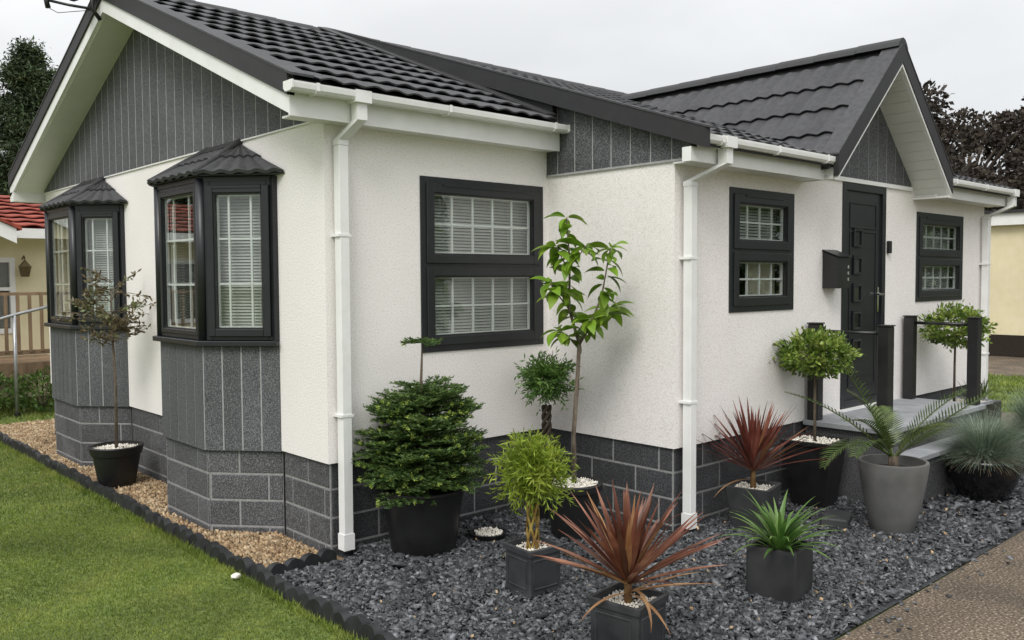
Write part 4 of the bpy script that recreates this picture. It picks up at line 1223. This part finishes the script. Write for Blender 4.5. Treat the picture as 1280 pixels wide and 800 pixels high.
# sapling with large leaves
def sapling():
    t = thing('potted_sapling', 'young tree with large bright green leaves in a black pot with white pebbles', 'potted plant', (1.40, -.73, GZ))
    hh = .36
    round_pot(t, POT_ROUND(.14, .185, hh), 'black_plastic', hh - .015, .170, 'white_pebble')
    rs = random.Random(9)
    # right in picture = camera right vector; offsets measured as (right, up)
    rt = Vector((math.sin(R(47.5)), -math.cos(R(47.5)), 0)); fw = Vector((math.cos(R(47.5)), math.sin(R(47.5)), 0))
    def Q(r, z, f=0): return rt * r + fw * f + Z * z
    k = hh - .02
    base = Q(.01, k); fork = Q(.045, 1.27); tip = Q(-.035, 2.10); rtip = Q(.25, 1.90)
    tr = [base, Q(.008, .7), Q(.03, 1.0), fork]
    MB().tube(tr, [.017, .015, .014, .013], 9).build('trunk', 'bark_pale', t, smooth=180)
    b1 = [fork, Q(-.02, 1.50, .02), Q(-.015, 1.78, .02), tip]; b2 = [fork, Q(.12, 1.40, -.02), Q(.19, 1.60, -.04), rtip]
    b3 = [fork, Q(-.05, 1.33, -.05), Q(-.09, 1.37, -.07)]; b4 = [Q(.12, 1.40, -.02), Q(.20, 1.45, .04), Q(.25, 1.50, .06)]
    b5 = [Q(-.02, 1.5, .02), Q(-.10, 1.60, -.04), Q(-.15, 1.68, -.05)]; b6 = [Q(-.015, 1.74, .02), Q(-.08, 1.86, .02), Q(-.11, 1.92, 0)]
    b7 = [Q(-.015, 1.78, .02), Q(.05, 1.86, -.05), Q(.08, 1.91, -.06)]; b8 = [Q(.03, 1.35, 0), Q(.08, 1.42, -.1), Q(.12, 1.45, -.14)]
    for b, r in ((b1, .011), (b2, .010), (b3, .006), (b4, .006), (b5, .006), (b6, .005), (b7, .005), (b8, .005)):
        MB().tube(b, [r * (1 - .6 * i / (len(b) - 1)) for i in range(len(b))], 7).build('branch', 'bark_pale', t, smooth=180)
    # leaf mesh: ovate, folded, slightly arched, short petiole
    m = MB(); n = 7; vs = []
    for i in range(n + 1):
        s = i / n; w = .205 * math.sin(math.pi * min(1, .04 + .96 * s) ** .8) ** .9 if s < 1 else 0
        zc = .10 * math.sin(s * 2.2) - .16 * s * s
        x = .10 + .9 * s
        vs += [(x, w, zc + w * .32), (x, 0, zc), (x, -w, zc + w * .32)]
    fs = []
    for i in range(n):
        q = i * 3; fs += [(q, q + 1, q + 4, q + 3), (q + 1, q + 2, q + 5, q + 4)]
    b = len(vs); vs += [(0, .008, -.01), (0, -.008, -.01)]; fs += [(b, b + 1, 1)]
    leafme = m.add(vs, fs).mesh('leaf', 'leaf_sapling', smooth=180, recalc=False)
    def put(p, d, L):
        d = d.normalized(); s = d.cross(Z); s = s.normalized() if s.length > .05 else Vector((1, 0, 0)); nn = s.cross(d)
        M = Matrix((d, -s, nn)).transposed().to_4x4() @ Matrix.Rotation(rs.uniform(-.6, .6), 4, 'X')
        M = M @ Matrix.Scale(L, 4); M.translation = p
        link('leaf', leafme, t, M)
    def along(b, lo, hi, n, L=.155, whorl=True):
        pts = [Vector(q) for q in b]; seg = len(pts) - 1
        for i in range(n):
            s = (lo + (hi - lo) * (i + .5) / n) * seg; a = min(int(s), seg - 1); p = pts[a].lerp(pts[a + 1], s - a)
            az = rs.uniform(0, 6.28); el = rs.uniform(-.9, .3)
            put(p, Vector((math.cos(az) * math.cos(el), math.sin(az) * math.cos(el), math.sin(el))), L * rs.uniform(.75, 1.2))
    def whorl(p, n, L=.160):
        for i in range(n):
            az = i * 2.4 + rs.uniform(-.3, .3); el = rs.uniform(-.85, .45)
            put(Vector(p), Vector((math.cos(az) * math.cos(el), math.sin(az) * math.cos(el), math.sin(el))), L * rs.uniform(.8, 1.15))
    for b, lo, hi, n in ((b1, .25, .95, 34), (b2, .6, 1, 18), (b2, .1, .45, 12), (b3, .3, 1, 9), (b4, .3, 1, 18), (b5, .4, 1, 16), (b6, .4, 1, 11), (b7, .4, 1, 6), (b8, .3, 1, 9)):
        along(b, lo, hi, n)
    for p, n in ((tip, 7), (rtip, 8), (b3[-1], 5), (b4[-1], 6), (b5[-1], 5), (b6[-1], 4), (b7[-1], 4), (b8[-1], 5)): whorl(p, n)
sapling()

# standard topiary in tall black square planter
def lollipop(t, z0, z1, ctr_z, r, n, mat='leaf_euonymus', stem='bark_brown', zsq=.62, pale=True):
    MB().tube([(0, 0, z0), (.006, .004, .5 * (z0 + z1)), (0, 0, z1)], [.012, .011, .010], 8).build('stem', stem, t, smooth=180)
    P, d = sph(n, r, .75); P = P * np.array([1, 1, zsq]); P *= (1 + .16 * np.sin(d[:, :1] * 6 + d[:, 1:2] * 5) + .13 * np.sin(d[:, 2:3] * 8 + d[:, :1] * 4) + .20 * (rng.random((n, 1)) > .93))
    P += np.array([0, 0, ctr_z])
    D = d * .8 + rng.normal(0, .6, (n, 3)) + np.array([0, 0, .35])
    v, f = leaf_cards(P, D, rng.uniform(.024, .058, n), rng.uniform(.014, .028, n), .2)
    np_mesh('foliage', v, f, mat, t)
    m = MB(); rs = random.Random(2)
    for i in range(9):
        a = rs.uniform(0, 6.28); e = rs.uniform(.1, .9); q = Vector((math.cos(a) * math.cos(e), math.sin(a) * math.cos(e), math.sin(e) * zsq)) * r * .85
        m.tube([(0, 0, z1 - .03), Vector((0, 0, ctr_z)) * .5 + Vector((0, 0, z1)) * .5 + q * .4, Vector((0, 0, ctr_z)) + q], [.006, .004, .002], 5)
    m.build('branches', stem, t)
t = thing('potted_topiary', 'clipped variegated ball on a bare stem in a tall black planter beside the steps', 'potted plant', (3.27, -1.435, GZ), R(6))
hh = .50
square_pot(t, [(.12, 0), (.125, .01), (.176, hh - .03), (.19, hh - .026), (.191, hh - .002), (.187, hh), (.165, hh), (.16, hh - .05)], 'black_plastic', hh - .02, .162, 'white_pebble')
lollipop(t, hh - .04, 1.06, 1.125, .245, 3200)

# trough right of the steps, holding the second standard and a spiky yucca
t = thing('planter_trough', 'long black trough with pale rim on the ground right of the steps', 'planter', (5.98, -1.52, GZ))
mt = MB(); hh = .53
mt.box(-.46, .46, -.15, .15, 0, hh - .03); mt.build('body', 'black_plastic', t, bevel=.008)
MB().ring(Fr((0, 0, 0), (1, 0, 0), (0, -1, 0)), -.48, .48, hh - .029, hh, .001, -.17, .17) if False else None
rim = MB(); rim.box(-.48, .48, -.17, -.145, hh - .029, hh); rim.box(-.48, .48, .145, .17, hh - .029, hh); rim.box(-.48, -.455, -.145, .145, hh - .029, hh); rim.box(.455, .48, -.145, .145, hh - .029, hh)
rim.build('rim', 'concrete_grey', t)
pebbles(t, .14, hh - .018, True)
bpy.data.objects[t.children[-1].name].location = (-.30, 0, 0)
t = thing('standard_topiary', 'clipped green ball on a bare stem between the right handrail and the far window', 'topiary', (5.72, -1.50, hh + GZ - .022))
lollipop(t, -.0, .62, .72, .255, 2800, zsq=.68)
t = thing('spiky_yucca', 'low spiky green plant at the right end of the trough', 'plant', (6.12, -1.55, hh + GZ - .022))
rs = random.Random(31)
for j, (cx, cy) in enumerate(((0, 0), (-.2, -.02), (.2, 0))):
    for i in range(26):
        az = i * 2.4 + rs.uniform(-.2, .2); el = R(rs.uniform(15, 80)); d = (math.cos(az) * math.cos(el), math.sin(az) * math.cos(el), math.sin(el))
        strap(d, rs.uniform(.16, .30), .012, rs.uniform(.05, .5), .3, 4, (cx, cy, 0)).build('leaf', 'leaf_palm', t, smooth=180, recalc=False)

# bay standard between the bay windows
def baytree():
    t = thing('potted_bay_tree', 'sparse reddish-leaved tree on a thin bare stem in a black pot on the gravel', 'potted plant', (-.315, 2.86, GZ))
    hh = .34
    round_pot(t, [(.135, 0), (.14, .008), (.185, hh - .075), (.198, hh - .07), (.212, hh - .006), (.207, hh), (.188, hh), (.185, hh - .05)], 'black_plastic', hh - .03, .187, 'white_pebble')
    rs = random.Random(14)
    MB().tube([(0, 0, hh - .04), (.01, .01, .8), (0, .015, 1.25), (-.01, 0, 1.62)], [.014, .012, .010, .005], 8).build('trunk', 'bark_pale', t, smooth=180)
    parts = []
    for i in range(46):
        z = rs.uniform(1.14, 1.70); az = rs.uniform(0, 6.28); el = rs.uniform(-.15, .8); L = rs.uniform(.18, .42) * (1.1 - .5 * abs(z - 1.4) / .3)
        d = Vector((math.cos(az) * math.cos(el), math.sin(az) * math.cos(el), math.sin(el))); p = Vector((0, .01, z))
        q = p + d * L; q.z += rs.uniform(-.04, .05)
        MB().tube([p, p.lerp(q, .5) + Vector((0, 0, .015)), q], [.004, .003, .0015], 5).build('branch', 'bark_brown', t)
        n = 22; s = rng.uniform(.25, 1.05, n)[:, None]
        P = np.array(p)[None] * (1 - s) + np.array(q)[None] * s
        D = np.array(d)[None] * .5 + rng.normal(0, .7, (n, 3))
        parts.append(leaf_cards(P, D, rng.uniform(.035, .06, n), rng.uniform(.016, .024, n), .2))
    v, f = join(parts); np_mesh('foliage', v, f, 'leaf_bay', t)
baytree()

# little things in the bed
t = thing('pebble_dish', 'shallow black dish of white pebbles on the slate between fir and willow', 'dish', (.93, -.42, GZ))
MB().lathe([(.09, 0), (.12, .05), (.125, .055), (.11, .055), (.10, .04)], 24).build('dish', 'black_plastic', t, smooth=40)
pebbles(t, .09, .05)
t = thing('garden_spotlight', 'small black spike spotlight on the slate near the right-hand downpipe', 'light', (1.66, -1.12, GZ))
MB().tube([(0, 0, -.02), (0, 0, .17)], .008, 8).build('spike', 'black_metal', t, smooth=180)
MB().tube([(.04, .02, .17), (-.02, -.01, .19), (-.05, -.025, .205)], [.02, .035, .04], 12).build('lamp_head', 'black_metal', t, smooth=40)
o = MB().box(-.13, .13, -.09, .09, 0, .07).build('stone_slab', 'pot_stone_dark', bevel=.012)
o.location = (2.90, -1.80, GZ); o.rotation_euler = (0, 0, R(20)); tag(o, 'dark flat stone block on the slate behind the green strap-leaved plant', 'stone')
for i, (x, y, s, lab) in enumerate([(-.60, .02, .024, 'white stone lying on the lawn against the black edging')]):
    bm = bmesh.new(); bmesh.ops.create_icosphere(bm, subdivisions=2, radius=s)
    for v in bm.verts: v.co = Vector((v.co.x * 1.3, v.co.y, v.co.z * .75)) * random.uniform(.85, 1.12)
    me = bpy.data.meshes.new('white_stone'); bm.to_mesh(me); bm.free(); me.materials.append(MATS['white_pebble']); shade(me, 60)
    o = link('white_stone', me); o.location = (x, y, GZ + .012); tag(o, lab, 'stone')

# ------------------------------------------------------------------ neighbours
def neighbour():
    t = thing('neighbour_bungalow', 'cream park home with a red tiled roof at the left edge behind the lawn', 'bungalow', (-3.5, 9.6, GZ))
    ox, oy = -3.5, 9.6
    x0, x1, y0, y1 = -9.5, 3.2, 9.6, 14.6
    F = Fr((0, 0, 0), (1, 0, 0), (0, -1, 0))   # local frame, wall plane at local y=0
    wins = [(-4.6, -3.0, 1.0, 2.05), (-.7, .7, 1.0, 2.05), (2.3, 4.02, .95, 2.05)]
    wall_panel(F, x0 - ox, x1 - ox, 0, 2.45, wins, .12).build('wall', 'cream_wall', t, recalc=False)
    MB().box(x0 - ox, x1 - ox, .125, y1 - oy, 0, 2.44).build('wall', 'cream_wall', t)
    for (a, b, c_, d) in wins:
        w = MB().ring(F, a, b, c_, d, .07, -.08, .02)
        w.fbox(F, .5 * (a + b) - .03, .5 * (a + b) + .03, c_ + .07, d - .07, -.08, .015)
        w.fbox(F, a + .07, b - .07, c_ + .62, c_ + .67, -.08, .016)
        wo = w.build('window', 'pvc_white', t)
        MB().fbox(F, a + .06, b - .06, c_ + .06, d - .06, -.05, -.045).build('pane', 'window_glass', wo)
        MB().fbox(F, a + .06, b - .06, c_ + .06, d - .06, -.12, -.11).build('curtain', 'room_dark', wo)
    # roof
    yr = 2.5; zr = 3.16; ze_ = 2.46; ov = .35
    s = (zr - ze_) / (yr + ov)
    rf = MB().prism([(x0 - ox - .2, -ov, ze_), (x0 - ox - .2, yr, zr), (x0 - ox - .2, yr, zr - .06), (x0 - ox - .2, -ov, ze_ - .06)], (x1 - x0 + .4, 0, 0))
    rf.prism([(x0 - ox - .2, yr + .001, zr), (x0 - ox - .2, 2 * yr + ov, ze_), (x0 - ox - .2, 2 * yr + ov, ze_ - .06), (x0 - ox - .2, yr + .001, zr - .06)], (x1 - x0 + .4, 0, 0))
    ro = rf.build('roof', 'red_tile', t)
    upn = Vector((0, 1, s)).normalized(); an = Vector((1, 0, 0))
    rest = []
    sc = np.array([1.9, .98, 1.4])
    for r in range(8):
        for k in range(43):
            y = -ov - .02 + r * .345 * upn.y
            M = np.array(tile_matrix((x0 - ox - .1 + k * .29, y, ze_ + s * (y + ov)), an, upn))
            rest.append(((TV * sc) @ M[:3, :3].T + M[:3, 3], TF))
    v, f = join(rest); o = np_mesh('roof_tiles', v, f, 'red_tile', ro, smooth=True); o['kind'] = 'stuff'
    MB().box(x0 - ox - .2, x1 - ox + .2, -ov - .02, -ov, ze_ - .14, ze_ - .0).build('fascia', 'pvc_white', t)
    MB().box(x0 - ox - .2, x1 - ox + .2, -ov, -.001, ze_ - .13, ze_ - .115).build('soffit', 'pvc_white', t)
    # porch gable: barge board descending to the right
    gx, gy = 2.62, -.95
    for sg in (-1, 1):
        half = 1.22
        MB().prism([(gx, gy, 2.98), (gx + sg * half, gy, 2.42), (gx + sg * half, gy, 2.22), (gx, gy, 2.80)], (0, .04, 0)).build('barge_board', 'pvc_white', t)
        MB().prism([(gx, gy - .03, 3.03), (gx + sg * (half + .06), gy - .03, 2.44), (gx + sg * (half + .06), gy - .03, 2.40), (gx, gy - .03, 2.99)], (0, 2.2, 0)).build('porch_roof', 'red_tile', t)
    MB().prism([(gx - 1.1, gy + .05, 2.30), (gx + 1.1, gy + .05, 2.30), (gx, gy + .05, 2.86)], (0, .06, 0)).build('gable_panel', 'cream_wall', t)
    # lantern
    l = thing('wall_lantern', 'small brass wall lantern on the cream neighbouring wall', 'lantern', (.62, 9.6, 1.78))
    MB().tube([(0, -.002, .20), (0, -.10, .24), (0, -.14, .20)], .012, 6).build('bracket', 'brass', l, smooth=180)
    MB().sqlathe([(.045, -.06), (.07, .08), (.075, .085), (.03, .15), (.005, .19)]).build('cage', 'brass', l)
    l.children[-1].location = (0, -.14, 0)
neighbour()
def deck():
    t = thing('timber_deck', 'raised timber deck with baluster rail in front of the cream home', 'deck', (-1.5, 8.7, GZ))
    x0, x1, y0, y1, zf = -3.0, 2.4, -.55, .88, .62
    for i in range(10):
        y = y0 + i * .143; MB().box(x0, x1, y, y + .137, zf - .03, zf).build('deck_board', 'deck_wood', t)
    MB().box(x0, x1, y0 - .03, y0 - .002, zf - .17, zf + .01).build('fascia_board', 'deck_wood', t)
    n = 6
    for i in range(n):
        x = x0 + (x1 - x0) * i / (n - 1); MB().box(x - .045, x + .045, y0 - .08, y0 - .031, 0, zf + .90).build('post', 'deck_wood', t)
    MB().box(x0, x1, y0 - .085, y0 - .005, zf + .90, zf + .94).build('handrail', 'deck_wood', t)
    MB().box(x0, x1, y0 - .062, y0 - .032, zf + .12, zf + .18).build('lower_rail', 'deck_wood', t)
    k = int((x1 - x0) / .14)
    me = MB().box(-.02, .02, -.012, .012, 0, .74).mesh('baluster', 'deck_wood')
    for i in range(k): link('baluster', me, t, Matrix.Translation((x0 + .07 + i * .14, y0 - .075, zf + .16)))
deck()
t = thing('metal_handrail', 'thin galvanised pole and sloping handrail at the left edge of the lawn', 'handrail', (.06, 7.7, GZ))
MB().tube([(0, 0, -.02), (0, 0, 1.28)], .022, 8).build('pole', 'galvanised', t, smooth=180)
MB().tube([(-.75, -.2, 1.08), (0, 0, 1.28), (.55, .16, 1.40)], .020, 8).build('rail', 'galvanised', t, smooth=180)
MB().lathe([(.04, 0), (.04, .03), (.022, .035)], 12).build('foot', 'black_plastic', t)

t = thing('cream_outbuilding', 'cream rendered building with white fascia at the far right edge', 'building', (17.6, 5.0, GZ))
MB().box(0, 5, -5.5, 9, .45, 3.02).build('wall', 'cream_wall', t)
MB().box(-.05, 5, -5.5, 9, 0, .449).build('plinth', 'soil', t)
MB().box(-.16, -.001, -5.6, 9.1, 2.78, 3.03).build('fascia', 'pvc_white', t)
MB().box(-.22, 5.2, -5.7, 9.2, 3.031, 3.09).build('roof', 'verge_charcoal', t)

# ------------------------------------------------------------------ trees and shrubs beyond
def tree(name, label, loc, trunk_h, clumps, leaf, mat, bark='bark_dark', rtrunk=.22, per=420, group=None, flat=.75):
    t = thing(name, label, 'tree', loc, 0, group)
    m = MB(); top = max(c_[2] for c_ in clumps)
    m.tube([(0, 0, -.1), (.05, .03, trunk_h * .5), (0, 0, trunk_h), (.05, -.04, top * .85)], [rtrunk, rtrunk * .8, rtrunk * .65, rtrunk * .15], 9)
    m.build('trunk', bark, t, smooth=180)
    lim = MB()
    parts = []
    for (x, y, z, r) in clumps:
        s = Vector((0, 0, min(z * .7, trunk_h + (z - trunk_h) * .4))); e = Vector((x, y, z))
        lim.tube([s, s.lerp(e, .5) + Vector((0, 0, .15)), e], [rtrunk * .3, rtrunk * .18, rtrunk * .06], 6)
        n = int(per * (r / .8) ** 2)
        P, d = sph(n, r, .45); P *= np.array([1, 1, flat])
        P *= 1 + .25 * np.sin(d[:, :1] * 5 + x * 3) * np.sin(d[:, 1:2] * 6 + y * 2)
        P += np.array([x, y, z])
        D = d + rng.normal(0, .7, (n, 3))
        parts.append(leaf_cards(P, D, rng.uniform(leaf * .7, leaf * 1.3, n), rng.uniform(leaf * .5, leaf * .8, n), .2))
    lim.build('limbs', bark, t, smooth=180)
    v, f = join(parts); np_mesh('crown', v, f, mat, t)
    return t
def crown(seed, n, rx, rz_, z0, rc=(.5, .95), shape='round'):
    rs = random.Random(seed); out = []
    while len(out) < n:
        x, y, z = rs.uniform(-1, 1), rs.uniform(-1, 1), rs.uniform(-1, 1)
        if x * x + y * y + z * z > 1 or x * x + y * y + z * z < .12: continue
        out.append((x * rx, y * rx, z0 + z * rz_, rs.uniform(*rc)))
    return out
tree('copper_beech_tree', 'dark purple-leaved beech tree behind the porch gable', (21.5, 4.2, GZ), 2.2, crown(3, 52, 3.6, 2.7, 4.3, (.4, .95)), .14, 'leaf_beech', per=780)
tree('copper_beech_tree', 'dark purple-leaved tree at the right edge above the cream building', (25.5, -.9, GZ), 2.2, crown(8, 40, 3.2, 2.4, 4.1, (.4, .95)), .14, 'leaf_beech', per=760)
tree('broadleaf_tree', 'green broadleaf tree just above the cream building roof', (23.6, 1.6, GZ), 1.2, crown(5, 24, 2.4, 1.6, 2.9, (.5, .9)), .15, 'leaf_tree', per=380)
tree('broadleaf_tree', 'green tree rising at the far right edge', (29.0, .6, GZ), 2.0, crown(6, 30, 2.5, 3.0, 4.6, (.6, 1.0)), .16, 'leaf_tree', per=330)

def conifer(name, label, loc, h, r, n_tier, seed):
    t = thing(name, label, 'tree', loc, 0)
    rs = random.Random(seed)
    MB().tube([(0, 0, -.1), (.05, 0, h * .5), (0, .05, h)], [.2, .12, .03], 8).build('trunk', 'bark_dark', t, smooth=180)
    lim = MB(); parts = []
    for i in range(n_tier):
        s = i / (n_tier - 1); z = .8 + (h - 1.0) * s
        prof = (1 - s) ** .55 if s > .35 else .75 + .25 * s
        for b in range(rs.randint(7, 10)):
            az = rs.uniform(0, 6.28); L = r * max(.12, prof) * rs.uniform(.55, 1.15); el = rs.uniform(-.1, .45)
            d = Vector((math.cos(az) * math.cos(el), math.sin(az) * math.cos(el), math.sin(el)))
            p = Vector((0, 0, z + rs.uniform(-.15, .15))); q = p + d * L - Z * L * .12
            lim.tube([p, p.lerp(q, .5), q], [.03, .02, .006], 5, cap=False)
            n = int(380 * L + 90); u = rng.uniform(.2, 1.05, n)[:, None]
            P = np.array(p)[None] * (1 - u) + np.array(q)[None] * u + rng.normal(0, .13, (n, 3)) * np.array([1, 1, .8])
            D = np.array(d)[None] * .4 + rng.normal(0, .5, (n, 3)) - np.array([0, 0, .25])
            parts.append(leaf_cards(P, D, rng.uniform(.08, .17, n), rng.uniform(.025, .045, n), .15))
    lim.build('limbs', 'bark_dark', t)
    v, f = join(parts); np_mesh('crown', v, f, 'leaf_conifer', t)
conifer('conifer_tree', 'tall dark conifer behind the red roofed home at the left', (2.75, 17.5, GZ), 7.0, 1.75, 30, 3)
conifer('conifer_tree', 'loose drooping conifer cut by the left edge of the picture', (.2, 19.0, GZ), 6.6, 1.7, 18, 7)
tree('broadleaf_tree', 'green bushy tree low behind the red tiled roof', (-.4, 17.0, GZ), .8, crown(15, 16, 1.5, 1.2, 2.6, (.5, .8)), .13, 'leaf_tree', per=360)
tree('broadleaf_tree', 'broad green tree standing behind the cream home, mirrored in the bay glass', (-6.5, 19.0, GZ), 2.0, crown(19, 30, 3.0, 2.2, 4.4, (.6, 1.0)), .17, 'leaf_tree', per=300)

for k, (x, y, lab) in enumerate([(19, -5.5, 'green tree beyond the lawn, mirrored in the window right of the door'), (15, -11, 'green tree across the path, mirrored in the window left of the door'), (8.5, -13.5, 'green tree across the path, mirrored in the blind window near the corner')]):
    tree('broadleaf_tree', lab, (x, y, GZ), 1.4, crown(40 + k, 34, 2.8, 2.0, 2.9, (.7, 1.1)), .17, 'leaf_tree', per=420)

def shrub(label, loc, r, h, n, leaf=.06, mat='leaf_shrub'):
    t = thing('garden_shrub', label, 'shrub', loc)
    P, d = sph(n, 1, .5); P = P * np.array([r, r, h * .5]); P *= 1 + .25 * np.sin(d[:, :1] * 6) * np.cos(d[:, 1:2] * 5); P[:, 2] += h * .5
    D = d * .6 + rng.normal(0, .6, (n, 3)) + np.array([0, 0, .5])
    v, f = leaf_cards(P, D, rng.uniform(leaf * .7, leaf * 1.5, n), rng.uniform(leaf * .3, leaf * .6, n), .2)
    np_mesh('foliage', v, f, mat, t)
    m = MB()
    for i in range(7):
        a = i * .9; m.tube([(0, 0, 0), (math.cos(a) * r * .3, math.sin(a) * r * .3, h * .5), (math.cos(a) * r * .6, math.sin(a) * r * .6, h * .8)], [.012, .008, .004], 5)
    m.build('stems', 'bark_brown', t)
shrub('leafy green shrub at the left edge below the timber deck', (-.25, 8.02, GZ), .42, .62, 900)
shrub('leafy green shrub between the metal pole and the far bay window', (.42, 7.95, GZ), .40, .52, 900)
shrub('low green shrub close to the far corner of the house', (.9, 7.9, GZ), .38, .60, 800)
